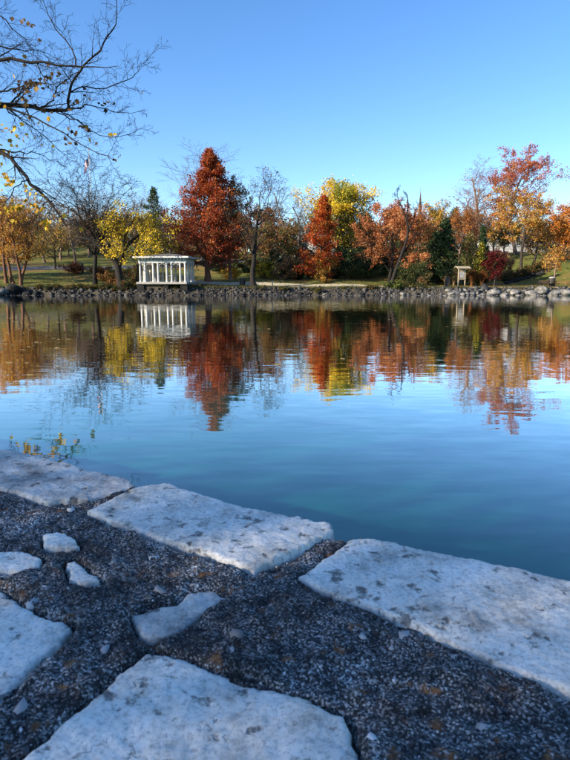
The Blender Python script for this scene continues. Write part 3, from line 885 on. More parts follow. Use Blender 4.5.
tree('yellow_tree', 'tall bright yellow-topped tree with olive lower crown, centre of the far shore', 'tree', 339, 97, 182, 68, 'broad', 'yellow', 8, bark='bark', r0=0.34, n=26000, size=0.30, jit=0.36, zone=zone_yellow, t0=0.16, n1=30)
tree('salmon_tree', 'wide salmon-orange crabapple leaning by the water behind the bare crooked snag', 'tree', 389, 81, 203, 68, 'broad', 'salmon', 9, bark='bark_near', r0=0.26, n=13000, size=0.25, t0=0.2)
tree('snag_tree', 'bare crooked dark snag rising in front of the salmon-orange tree', 'tree', 392, 74.5, 188, 26, 'bare', None, 10, r0=0.3, n1=5, bark='bark_near', trace=[
    ([(391, 286), (395, 272), (401, 256), (405, 244), (408, 232), (406, 218), (408, 206), (406, 194)], 0.25, 0.05),
    ([(408, 233), (411, 226), (415, 219), (417, 209)], 0.13, 0.03, 0.6),
    ([(406, 219), (403, 211), (399, 203), (396, 194)], 0.10, 0.03, -0.5),
    ([(401, 258), (408, 247), (413, 237)], 0.12, 0.03, 0.4)], rmin=0.013)
tree('yellow_tree', 'small golden tree below the church spire', 'tree', 436, 106, 202, 38, 'broad', mixpal(('gold', 3), ('olive', 2)), 11, r0=0.22, n=5500, size=0.26)
tree('evergreen_tree', 'broad dark evergreen left of the noticeboard kiosk', 'tree', 438, 82, 222, 34, 'cone', 'evergreen', 12, r0=0.25, n=14000, size=0.26, prof='col', needle=True)
tree('bare_tree', 'tall tan leafless tree left of the big red maple', 'tree', 477, 100, 162, 56, 'bare', mixpal(('rust', 1), ('maple', 1)), 13, bark='bark_tan', r0=0.26, stems=3, n=1200, size=0.2)
tree('brown_tree', 'low rusty-brown tree behind the dark evergreen, left of the tan bare tree', 'tree', 458, 95, 208, 42, 'broad', mixpal(('rust', 3), ('orange', 1)), 14, bark='bark_tan', r0=0.2, n=5000, size=0.23)
tree('maple_tree', 'largest red maple with thinning crown on the right hillside', 'tree', 514, 101, 152, 68, 'broad', 'maple', 15, bark='bark_grey', r0=0.32, n=15000, size=0.24, t0=0.34)
tree('golden_tree', 'golden-orange tree on the hillside in front of the red maple', 'tree', 520, 91, 186, 62, 'broad', mixpal(('gold', 4), ('orange', 2), ('tan', 1)), 16, bark='bark', r0=0.26, n=9500, size=0.24, t0=0.33)
tree('bare_tree', 'slanting nearly leafless tree right of the golden-orange hillside tree', 'tree', 531, 92, 205, 40, 'bare', 'tan', 17, bark='bark', r0=0.22, n=1200, size=0.2, lean=0.12)
tree('orange_tree', 'vivid orange tree cut by the right picture edge', 'tree', 575, 88, 203, 62, 'broad', 'orange', 18, bark='bark', r0=0.24, n=11000, size=0.27, t0=0.2)
tree('young_tree', 'young pale-trunked tree with thin golden leaves beside the picnic table', 'tree', 555, 79.5, 246, 26, 'broad', mixpal(('gold', 2), ('orange', 1)), 19, bark='bark_tan', r0=0.13, n=1500, size=0.2, t0=0.42)
tree('maple_tree', 'small dark crimson maple right of the pointed evergreen', 'tree', 494, 79, 250, 20, 'broad', 'crimson', 20, r0=0.10, n=3800, size=0.2, t0=0.2)
tree('evergreen_tree', 'slim pointed dark green conifer behind the crimson maple', 'tree', 485.5, 80.6, 228, 15, 'col', 'evergreen', 21, r0=0.12, n=8000, size=0.2, needle=True, prof='cone')
tree('ivy_column', 'yellow-green vine-clad column left of the pointed conifer', 'tree', 478, 80.4, 243, 11, 'col', mixpal(('limegreen', 3), ('yellow', 1)), 22, r0=0.14, n=3000, size=0.2)
tree('ivy_column', 'tan and green vine-covered trunk right above the noticeboard kiosk', 'tree', 466, 80.8, 234, 18, 'col', mixpal(('tan', 2), ('limegreen', 2), ('olive', 2)), 23, r0=0.18, n=3800, size=0.2)

# left part of the shore
tree('orange_tree', 'thin-leaved orange tree with reddish trunk at the left picture edge', 'tree', 4, 77, 196, 60, 'broad', mixpal(('orange', 2), ('gold', 3)), 30, bark='bark_red', r0=0.22, n=7000, size=0.22, stems=2, t0=0.26)
tree('orange_tree', 'second thin-leaved orange tree from the left edge, trunk in two stems', 'tree', 22, 76.5, 203, 58, 'broad', mixpal(('orange', 2), ('gold', 3), ('rust', 1)), 31, bark='bark_red', r0=0.20, n=6000, size=0.22, stems=2, t0=0.28)
tree('golden_tree', 'small sparse golden tree standing beside the grey road', 'tree', 56, 93, 222, 42, 'broad', mixpal(('gold', 3), ('olive', 2)), 32, r0=0.16, n=2400, size=0.22, t0=0.3)
tree('bare_tree', 'tall leafless tree with straight dark trunk left of the gnarled tree', 'tree', 95, 76, 158, 92, 'bare', None, 33, bark='bark_near', r0=0.30, t0=0.32, rmin=0.019, n1=26)
tree('gnarled_tree', 'old gnarled dark tree with twisting limbs left of the pavilion', 'tree', 121, 73.3, 215, 60, 'bare', mixpal(('olive', 1), ('rust', 1)), 34, n=700, size=0.2, n1=6, bark='bark_near', trace=[
    ([(122, 288), (119, 274), (117, 264), (109, 254), (99, 245), (88, 239), (76, 238)], 0.52, 0.10),
    ([(118, 268), (121, 257), (124, 248), (131, 240), (140, 234), (150, 228)], 0.34, 0.06, 0.8),
    ([(110, 254), (108, 243), (111, 233), (116, 222), (118, 212)], 0.24, 0.05, -0.6),
    ([(124, 248), (124, 238), (129, 228), (133, 218)], 0.18, 0.04, 0.5),
    ([(99, 245), (96, 236), (90, 227)], 0.16, 0.04, 0.4)], rmin=0.013)
tree('yellow_tree', 'bright yellow slender-trunked tree spreading over the left end of the pavilion roof', 'tree', 137.5, 74.6, 207, 70, 'broad', mixpal(('yellow', 4), ('olive', 1)), 35, r0=0.13, n=5600, size=0.25, t0=0.34, n1=15, lean=0.11, jit=0.24)
tree('spruce_tree', 'dark spruce tip standing behind the yellow tree', 'tree', 153, 101, 188, 40, 'cone', 'evergreen', 36, r0=0.26, n=5000, size=0.26, needle=True)
tree('bare_tree', 'leafless tree between the dark spruce and the red cypress', 'tree', 171, 106, 186, 52, 'bare', None, 37, bark='bark_grey', r0=0.24)
tree('bare_tree', 'leafless tree far behind, above the sparse golden roadside tree', 'tree', 46, 112, 186, 58, 'bare', None, 38, bark='bark_grey', r0=0.26)
tree('bare_tree', 'leafless tree far behind the orange trees at the left edge', 'tree', 14, 110, 182, 56, 'bare', mixpal(('rust', 1), ('gold', 1)), 39, bark='bark_grey', r0=0.26, n=800, size=0.2)
tree('bare_tree', 'leafless twiggy tree behind the straight dark trunk', 'tree', 76, 108, 190, 56, 'bare', None, 40, bark='bark_tan', r0=0.24)

# a wood of muted trees behind, each with its own place
BACK = [
    (30, 124, 214, 52, 'broad', 'rust', 'muted rust tree behind the road, far left'),
    (70, 128, 222, 50, 'broad', 'olive', 'dull olive tree behind the road left of the flag'),
    (112, 120, 206, 50, 'bare', None, 'grey leafless tree behind the gnarled tree'),
    (176, 122, 224, 40, 'broad', 'rust', 'muted rust tree seen behind the pavilion roof'),
    (226, 112, 208, 50, 'broad', 'olive', 'olive tree behind the brown thinning tree'),
    (262, 104, 206, 44, 'broad', 'rust', 'muted rust tree behind the dark bare waterside tree'),
    (276, 92, 222, 44, 'broad', ('rust', 'olive'), 'brown and olive low tree right of the dark bare waterside tree'),
    (296, 108, 216, 42, 'broad', 'olive', 'olive tree behind the forked leafless pair'),
    (364, 112, 216, 44, 'cone', 'evergreen', 'dark conifer behind the gap between yellow and salmon trees'),
    (418, 116, 214, 44, 'broad', 'orange', 'orange tree right under the church spire'),
    (450, 122, 210, 44, 'cone', 'evergreen', 'dark conifer behind the small golden tree'),
    (492, 126, 196, 60, 'bare', None, 'leafless tree behind the red maple'),
    (546, 128, 214, 50, 'bare', None, 'leafless tree behind the right hillside crest'),
    (503, 116, 218, 34, 'broad', 'olive', 'dull olive tree in front of the white house, left of two'),
    (536, 118, 220, 36, 'broad', ('olive', 'evergreen'), 'dull green tree in front of the white house, right of two'),
    (30, 118, 190, 56, 'bare', None, 'hazy leafless tree behind the second orange tree from the left'),
    (62, 120, 194, 56, 'bare', None, 'hazy leafless tree behind the small sparse golden tree'),
    (90, 124, 188, 60, 'bare', None, 'hazy leafless tree behind the flagpole'),
    (126, 118, 192, 56, 'bare', None, 'hazy leafless tree behind the gap left of the yellow pavilion tree'),
    (160, 116, 200, 46, 'bare', None, 'hazy leafless tree behind the yellow pavilion tree'),
    (402, 108, 206, 46, 'broad', 'orange', 'orange tree showing behind the right half of the salmon-orange crabapple'),
    (474, 110, 206, 46, 'broad', ('rust', 'gold'), 'russet tree behind the foot of the tan bare tree'),
    (562, 112, 216, 44, 'broad', ('rust', 'gold'), 'russet tree on the crest behind the vivid orange tree'),
    (4, 136, 206, 60, 'broad', ('rust', 'tan'), 'muted brown tree behind the left picture edge trees'),
    (98, 134, 214, 56, 'broad', ('tan', 'rust'), 'muted tan tree behind the tall leafless tree on the left'),
    (140, 130, 212, 50, 'broad', ('rust', 'tan'), 'muted brown tree behind the yellow tree by the pavilion'),
    (248, 118, 214, 56, 'broad', ('rust', 'orange'), 'muted orange tree behind the brown thinning tree'),
    (384, 124, 220, 50, 'broad', ('olive', 'rust'), 'dull tree behind the salmon-orange crabapple'),
]
for k, (px, Y, top, w, st, pal, lab) in enumerate(BACK):
    pl = mixpal((pal[0], 1), (pal[1], 1)) if isinstance(pal, tuple) else pal
    tree({'bare': 'bare_tree', 'cone': 'conifer_tree', 'broad': 'background_tree'}[st], lab, 'tree', px, Y, top, w, st, pl, 60 + k, 'trees standing behind the lakeside trees', 'bark_tan' if st == 'bare' else 'bark_grey', rmin=0.017 if st == 'bare' else 0.011, n=None if st == 'bare' else 5200, size=0.30, needle=(st == 'cone'))
# trees beyond the left and right picture edges, which shade the shore
for k, (px, Y, top, w, st, pal, lab) in enumerate([
    (-46, 80, 196, 80, 'broad', 'orange', 'orange tree beyond the left picture edge, nearest the shore'),
    (-80, 96, 180, 90, 'broad', 'rust', 'rusty tree beyond the left picture edge, up the slope'),
    (-150, 84, 170, 100, 'broad', 'olive', 'olive tree far beyond the left picture edge'),
    (622, 84, 196, 60, 'broad', 'rust', 'rusty tree beyond the right picture edge')]):
    tree('outer_tree', lab, 'tree', px, Y, top, w, st, pl if False else pal, 90 + k, 'trees beyond the picture edges', n=7000, size=0.3)

# shrubs
ORD = ['first', 'second', 'third', 'fourth', 'fifth', 'sixth', 'seventh', 'eighth', 'ninth', 'tenth', 'eleventh', 'twelfth', 'thirteenth', 'fourteenth', 'fifteenth', 'sixteenth', 'seventeenth', 'eighteenth', 'nineteenth', 'twentieth', 'twenty-first', 'twenty-second', 'twenty-third', 'twenty-fourth']
def shrub(name, label, px, Y, top, w, pal, seed, n=2600, size=0.18, group=None, needle=False):
    return tree(name, label, 'shrub', px, Y, top, w, 'shrub', pal, 300 + seed, group, 'bark', n=n, size=size, r0=0.05, stems=4, crown='foliage', needle=needle)
G = 'dark evergreen shrubs under the far trees'
GLAB = ['behind and right of the dark bare waterside trunk', 'below the forked leafless pair', 'left of the narrow scarlet tree foot', 'right behind the narrow scarlet tree', 'below the left half of the yellow-topped tree',
        'below the right half of the yellow-topped tree', 'left under the salmon-orange crabapple', 'behind the salmon-orange crabapple trunk', 'behind the crooked snag foot', 'left of the broad dark evergreen',
        'behind the brown thinning tree, right of its pale trunk', 'behind the brown thinning tree, left of its pale trunk', 'higher up the slope behind the yellow-topped tree', 'higher up the slope behind the salmon-orange crabapple',
        'higher up the slope behind the forked leafless pair', 'higher up the slope behind the narrow scarlet tree', 'higher up the slope behind the crooked snag']
for k, (px, Y, top, w) in enumerate([(262, 90, 258, 30), (284, 88, 252, 30), (300, 86, 262, 26), (318, 90, 258, 24), (336, 87, 256, 28), (352, 89, 250, 32), (368, 86, 256, 28),
                                     (384, 88, 254, 30), (402, 84, 258, 26), (420, 82, 260, 24), (244, 95, 262, 26), (222, 96, 264, 24), (346, 95, 245, 36), (374, 96, 242, 36), (275, 98, 244, 36), (310, 97, 246, 36), (404, 94, 244, 34)]):
    shrub('evergreen_shrub', 'dark evergreen shrub ' + GLAB[k], px, Y, top, w, 'evergreen', k, n=4200, size=0.22, group=G, needle=True)
for k, (px, Y, top, w, pal, lab) in enumerate([
    (412, 73.6, 262, 26, ('evergreen', 'olive'), 'dark drooping shrub hanging over the rocks right of the snag'),
    (393, 73.4, 282, 18, ('evergreen', 'limegreen'), 'low green bush at the waterline below the salmon-orange tree'),
    (425, 79.5, 270, 14, ('evergreen', 'tan'), 'mixed green and tan bush left of the dark evergreen foot'),
    (110, 75.8, 272, 22, ('rust', 'olive'), 'low brown shrub left of the gnarled trunk'),
    (132, 76.5, 266, 22, ('evergreen', 'rust'), 'dark shrub between gnarled trunk and pavilion'),
    (74, 88, 262, 20, ('rust', 'crimson'), 'reddish low shrub below the road, left of the dark bench'),
    (102, 84, 266, 24, ('rust', 'olive'), 'brown low shrub right of the dark bench'),
    (232, 86, 268, 18, ('gold', 'yellow'), 'yellow-green low shrub behind the brown thinning tree'),
    (262, 88, 262, 22, ('yellow', 'limegreen'), 'yellow-green shrub right of the dark bare waterside trunk'),
    (287, 84, 256, 24, ('tan', 'rust'), 'tan low bush left of the narrow scarlet tree'),
    (324, 80.5, 258, 16, ('gold', 'orange'), 'golden low bush at the foot of the narrow scarlet tree'),
    (354, 85, 266, 26, ('evergreen', 'olive'), 'greyish shrub right of the golden low bush'),
    (505, 88, 256, 14, ('tan', 'rust'), 'tan brush at the top of the dark hillside bed'),
    (552, 100, 244, 34, ('evergreen', 'olive'), 'dark shrub on the crest behind the slanting tree')]):
    shrub('shrub', lab, px, Y, top, w, mixpal((pal[0], 2), (pal[1], 1)), 40 + k)

for k, (px, Y, top, w) in enumerate([(-6, 74.2, 283, 12), (40, 73.8, 285, 13), (52, 73.5, 284, 12), (64, 73.8, 286, 14), (77, 73.5, 284, 13), (90, 73.6, 285, 12), (104, 73.6, 283, 14), (116, 73.3, 285, 12), (129, 73.2, 281, 13),
                                     (198, 73.6, 286, 11), (222, 73.4, 287, 12), (262, 73.2, 287, 12), (284, 73.3, 288, 10), (316, 73.3, 288, 11), (345, 73.4, 288, 10), (372, 73.2, 286, 12), (402, 73.0, 281, 14), (420, 73.2, 284, 12)]):
    shrub('bank_brush', 'low dark brush on the shaded bank, %s' % ('%s from the left edge' % ORD[k] if k < 9 else '%s to the right of the pavilion' % ORD[k - 9]), px, Y, top, w, mixpal(('evergreen', 3), ('rust', 1), ('olive', 1)), 120 + k, n=1100, size=0.16, group='low brush on the shaded bank')
# rounded clumps of ornamental grass
def grass_clump(label, px, Y, top, w, pal, seed):
    rng = np.random.default_rng(500 + seed)
    x0 = at(px, 280, Y)[0]; z0 = tz(x0, Y) - 0.03
    H = at(px, top, Y)[2] - z0; W = w * Y / F / 2
    root = empty('grass_clump', (x0, Y, z0), label, 'ornamental grass', 'clumps of ornamental grass by the path')
    n = 420
    th = rng.uniform(0, 6.283, n); out = np.sqrt(rng.uniform(0, 1, n))
    d = np.stack([np.cos(th) * out * W, np.sin(th) * out * W, np.full(n, 0.0)], 1)
    ts = np.linspace(0, 1, 5)[None, :, None]
    hh = H * rng.uniform(0.75, 1.05, (n, 1, 1)) * np.sqrt(1 - 0.62 * out[:, None, None] ** 2)
    P = d[:, None, :] * (0.12 + 0.88 * ts ** 1.6) + np.array([0, 0, 1.0]) * hh * (1 - (1 - ts) ** 2.0)
    R = np.linspace(0.02, 0.006, 5)[None, :].repeat(n, 0)
    V, Q = tubes([(P, R, 3)])
    pp, ww = PAL[pal]
    c = np.array(pp)[rng.choice(len(pp), n, p=np.array(ww) / sum(ww))] * rng.uniform(0.7, 1.2, (n, 1))
    o = obj('blades', mesh_np('blades', V, Q, cols=np.repeat(c, 15, axis=0)), M['leaf'], root); o['kind'] = 'stuff'
grass_clump('brown grass clump right of the kiosk, left of a similar one', 472, 79.5, 268, 13, 'rust', 1)
grass_clump('brown grass clump between kiosk and crimson maple, nearer the maple', 482, 79.5, 269, 14, 'rust', 2)
grass_clump('tan grass clump just left of the kiosk', 454, 80, 270, 11, 'tan', 3)
grass_clump('tan grass clump beside the dark litter bin', 446, 80, 273, 11, 'tan', 4)
grass_clump('small tan grass clump under the dark evergreen, farthest from the kiosk', 421, 78, 276, 9, 'tan', 5)

# ------------------------------------------------------------------ rocks along the far shore
tag_strip = [(x, float(shore_y(np.array(x))) + 0.15) for x in np.arange(-60, 62, 1.5)]
M['bank_soil'] = noise_mat('bank_soil', [(0.02, 0.017, 0.013), (0.05, 0.042, 0.03), (0.09, 0.08, 0.05)], 1.4, 0.95, 0.8, 7, bdist=0.05)
strip('bank', tag_strip, 3.0, M['bank_soil'], 0.03, 'dark earth bank between water and lawn', 300)

def rock_mesh(seed, m):
    rng = np.random.default_rng(seed)
    bm = bmesh.new(); bmesh.ops.create_icosphere(bm, subdivisions=3, radius=1.0)
    V = np.array([v.co[:] for v in bm.verts])
    for _ in range(9):                       # knock off flats
        d = unit(rng.normal(0, 1, 3)); c = rng.uniform(0.62, 0.9)
        over = np.clip(V @ d - c, 0, None)
        V = V - over[:, None] * d * 0.9
    V = V * (1 + 0.16 * fbm(V[:, 0] * 1.7 + 5 * V[:, 2], V[:, 1] * 1.7 - 3 * V[:, 2], seed, 3)[:, None])
    V *= np.array([1.0, rng.uniform(0.7, 0.95), rng.uniform(0.55, 0.8)])
    for v, p in zip(bm.verts, V): v.co = p
    me = bpy.data.meshes.new('boulder'); bm.to_mesh(me); bm.free()
    for p in me.polygons: p.use_smooth = True
    me.materials.append(m)
    return me
ROCKS = {'pale': [rock_mesh(20 + k, M['rock']) for k in range(7)], 'dark': [rock_mesh(40 + k, M['rock_painted_shade']) for k in range(7)]}  # the dark set carries shade in its colour
rr = random.Random(12)
def boulder(x, y, z, s, kind, label, group, flat=1.0):
    o = bpy.data.objects.new('boulder', rr.choice(ROCKS[kind])); C.objects.link(o)
    o.location = (x, y, z)
    o.rotation_euler = (rr.uniform(-.25, .25), rr.uniform(-.25, .25), rr.uniform(0, 6.28))
    o.scale = (s * rr.uniform(0.85, 1.2), s * rr.uniform(0.85, 1.15), s * rr.uniform(0.8, 1.1) * flat)
    return tag(o, label, 'boulder', group)
def shore_point(px, d):
    x = at(px, 290, 72)[0]
    y = float(shore_y(np.array(x))) + d
    return x * y / 72.0, y
nbig = 0
SECT = [  # px range, spacing, size range, kind, label
    (494, 640, 10.4, (0.60, 0.95), 'pale', 'pale boulder lining the water below the right hillside and picnic table', 'pale shoreline boulders on the right'),
    (428, 496, 5.6, (0.34, 0.58), 'pale', 'pale boulder lining the water below the kiosk and crimson maple', 'pale shoreline boulders on the right'),
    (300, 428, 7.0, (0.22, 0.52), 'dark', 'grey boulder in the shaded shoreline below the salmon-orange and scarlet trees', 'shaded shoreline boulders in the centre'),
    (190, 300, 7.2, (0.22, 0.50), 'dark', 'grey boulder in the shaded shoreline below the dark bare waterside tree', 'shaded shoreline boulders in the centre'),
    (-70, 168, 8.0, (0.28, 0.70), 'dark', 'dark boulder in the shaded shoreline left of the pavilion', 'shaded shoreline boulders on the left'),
]
for (a, b, sp, (s0, s1), kind, lab, grp) in SECT:
    p = a
    while p < b:
        big = kind == 'pale' and a > 490
        if rr.random() < (0.05 if big else 0.2):
            p += sp * rr.uniform(0.5, 0.9); continue
        s = s0 + (s1 - s0) * rr.random() ** 1.6 * 1.35
        x, y = shore_point(p, rr.uniform(-0.2, 0.4))
        if big and p < 572: nbig += 1
        bl = '%s large pale shoreline boulder counted rightwards from below the crimson maple' % ORD[nbig - 1] if big and p < 572 else lab
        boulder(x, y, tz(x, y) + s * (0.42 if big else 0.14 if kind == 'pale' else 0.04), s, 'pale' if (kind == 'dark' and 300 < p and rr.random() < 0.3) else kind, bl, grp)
        if rr.random() < (0.2 if big else 0.7 if kind == 'pale' else 0.5):
            s2 = rr.uniform(s0, s1) * 0.85
            x, y = shore_point(p + sp * 0.5, rr.uniform(0.8, 1.3)); boulder(x, y, tz(x, y) - s2 * 0.3, s2, kind, lab, grp)
        if rr.random() < 0.6:
            s2 = rr.uniform(s0, s1) * 0.55
            x, y = shore_point(p + sp * rr.random(), rr.uniform(-0.7, -0.3)); boulder(x, y, max(tz(x, y), -0.12) + s2 * 0.2, s2, kind, lab, grp)
        p += sp * rr.uniform(0.8, 1.25)
x, y = shore_point(2, -0.1); boulder(x, y, 0.35, 0.85, 'pale', 'single pale boulder at the waterline by the left picture edge', 'shaded shoreline boulders on the left')
x, y = shore_point(14, 0.5); boulder(x, y, 0.75, 1.0, 'dark', 'largest dark boulder at the foot of the two-stemmed orange tree', 'shaded shoreline boulders on the left')
# the boulder row climbing the right hillside
for k in range(24):
    t = k / 23.0
    px = 505 + 48 * t + rr.uniform(-1.2, 1.2)
    Y = 82.5 + 9.0 * t + rr.uniform(-0.5, 0.5)
    x = at(px, 275, Y)[0]
    s = rr.uniform(0.3, 0.62)
    boulder(x, Y, tz(x, Y) + s * 0.2, s, 'dark', 'dark boulder in the row climbing the right hillside, %s from its foot' % ORD[k], 'boulders edging the hillside bed')
for k, (px, Y) in enumerate([(506, 84.5), (513, 85.5), (521, 87), (529, 88.5), (537, 90), (545, 91.5)]):
    shrub('low_shrub', 'low dark shrub in the hillside boulder bed, %s from the left' % ORD[k], px, Y, at(px, 275, Y)[2] and (275.5 - 3.2 * k), 11, mixpal(('evergreen', 2), ('rust', 1)), 80 + k, n=1500, group='low shrubs in the hillside bed')

# fallen leaves on the lawns, small rubble at the waterline, leaves afloat
def leaf_litter():
    rng = np.random.default_rng(9)
    n = 14000
    x = rng.uniform(-46, 46, n); y = shore_y(x) + 1.6 + rng.gamma(1.6, 7, n)
    z = terrain(x, y) + 0.07
    pp, ww = mixpal(('orange', 1), ('gold', 1), ('rust', 2), ('tan', 1))
    c = np.array(pp)[rng.choice(len(pp), n, p=np.array(ww) / sum(ww))]
    V, Q, cc = leaf_quads(rng, np.stack([x, y, z], 1), c, 0.11, up=3.0)
    tag(obj('fallen_leaves', mesh_np('fallen_leaves', V, Q, cols=cc), M['leaf']), 'scattered fallen leaves on the far lawns', None, kind='stuff')
    n = 150
    px = np.concatenate([rng.uniform(-5, 75, 110), rng.uniform(0, 570, 40)]); py = np.concatenate([300 + rng.gamma(1.5, 16, 110), 300 + rng.gamma(1.5, 14, 40)])
    p = np.array([on_plane(a, b, 0.012) for a, b in zip(px, py) if b < 400])
    V, Q, cc = leaf_quads(rng, p, np.tile(np.array([[0.5, 0.34, 0.12]]), (len(p), 1)) * rng.uniform(0.5, 1.2, (len(p), 1)), 0.15, up=9.0)
    V[:, 2] = 0.006 + 0.3 * np.clip(V[:, 2] - 0.01, 0, 0.05)
    tag(obj('floating_leaves', mesh_np('floating_leaves', V, Q, cols=cc), M['leaf']), 'fallen leaves floating on the pond', None, kind='stuff')
leaf_litter()

def rubble():
    rng = np.random.default_rng(19)
    n = 2600
    x = rng.uniform(-48, 48, n); d = rng.uniform(-0.8, 1.7, n); y = shore_y(x) + d
    z = np.maximum(terrain(x, y), -0.1) + 0.03
    bm = bmesh.new(); bmesh.ops.create_icosphere(bm, subdivisions=1, radius=1.0)
    bv = np.array([v.co[:] for v in bm.verts]); bf = np.array([[v.index for v in f.verts] for f in bm.faces]); bm.free()
    r = rng.gamma(3, 0.035, n) + 0.05
    pv = (bv[None] + rng.normal(0, 0.16, (n, len(bv), 3))) * (r[:, None] * rng.uniform(0.7, 1.3, (n, 3)))[:, None, :] + np.stack([x, y, z], 1)[:, None, :]
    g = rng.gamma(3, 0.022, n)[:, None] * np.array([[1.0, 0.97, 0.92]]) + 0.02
    g *= np.where(x > 12, 0.6, 0.3)[:, None]  # rubble on the left and centre coloured darker to stand for shade
    Q = bf[None] + (np.arange(n) * len(bv))[:, None, None]
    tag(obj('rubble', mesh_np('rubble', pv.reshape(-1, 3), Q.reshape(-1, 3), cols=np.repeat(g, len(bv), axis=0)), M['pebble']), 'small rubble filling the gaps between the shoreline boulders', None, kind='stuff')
rubble()

# tufts of longer grass on the lip of the bank
def tufts():
    rng = np.random.default_rng(29)
    n = 9000
    x = rng.uniform(-46, 46, n); k = fbm(x * 0.5, x * 0 + 2, 5, 3) + rng.uniform(-0.4, 0.4, n) > -0.15
    x = x[k]; n = len(x)
    y = shore_y(x) + rng.normal(1.75, 0.28, n)
    S = np.stack([x, y, terrain(x, y) + 0.02], 1)
    P = grow_path(rng, S, rng.normal(0, 0.35, (n, 3)) + np.array([0, 0, 1.0]), rng.uniform(0.18, 0.5, n), 3, 0.12, -0.08)
    R = np.linspace(0.02, 0.006, 3)[None, :].repeat(n, 0)
    V, Q = tubes([(P, R, 3)])
    pal = np.array([[0.10, 0.12, 0.03], [0.16, 0.15, 0.045], [0.24, 0.19, 0.08], [0.06, 0.08, 0.02]])
    c = pal[rng.integers(0, 4, n)]
    tag(obj('grass', mesh_np('grass', V, Q, cols=np.repeat(c, 9, axis=0)), M['leaf']), 'longer grass on the lip of the far bank', None, kind='stuff')
tufts()

# the muted wood on the skyline
def far_wood():
    rng = np.random.default_rng(41)
    n = 70000
    x = rng.uniform(-190, 190, n); y = rng.uniform(150, 225, n)
    h = 5.5 + 9.0 * (fbm(x * 0.055, y * 0.05, 3, 4) + 0.42)
    z = terrain(x, y) + h * rng.beta(0.8, 1.2, n)
    pp, ww = mixpal(('rust', 2), ('olive', 3), ('tan', 2), ('evergreen', 2), ('gold', 0.6))
    cell = (np.floor(x / 7.0) * 31 + np.floor(y / 9.0) * 17).astype(int) % 997
    base = rng.choice(len(pp), 997, p=np.array(ww) / sum(ww))
    c = np.array(pp)[base[cell]] * rng.uniform(0.45, 1.0, (n, 1))
    V, Q, cc = leaf_quads(rng, np.stack([x, y, z], 1), c, 0.8)
    tag(obj('far_wood', mesh_np('far_wood', V, Q, cols=cc), M['leaf']), 'distant muted autumn wood along the skyline', None, kind='stuff')
far_wood()

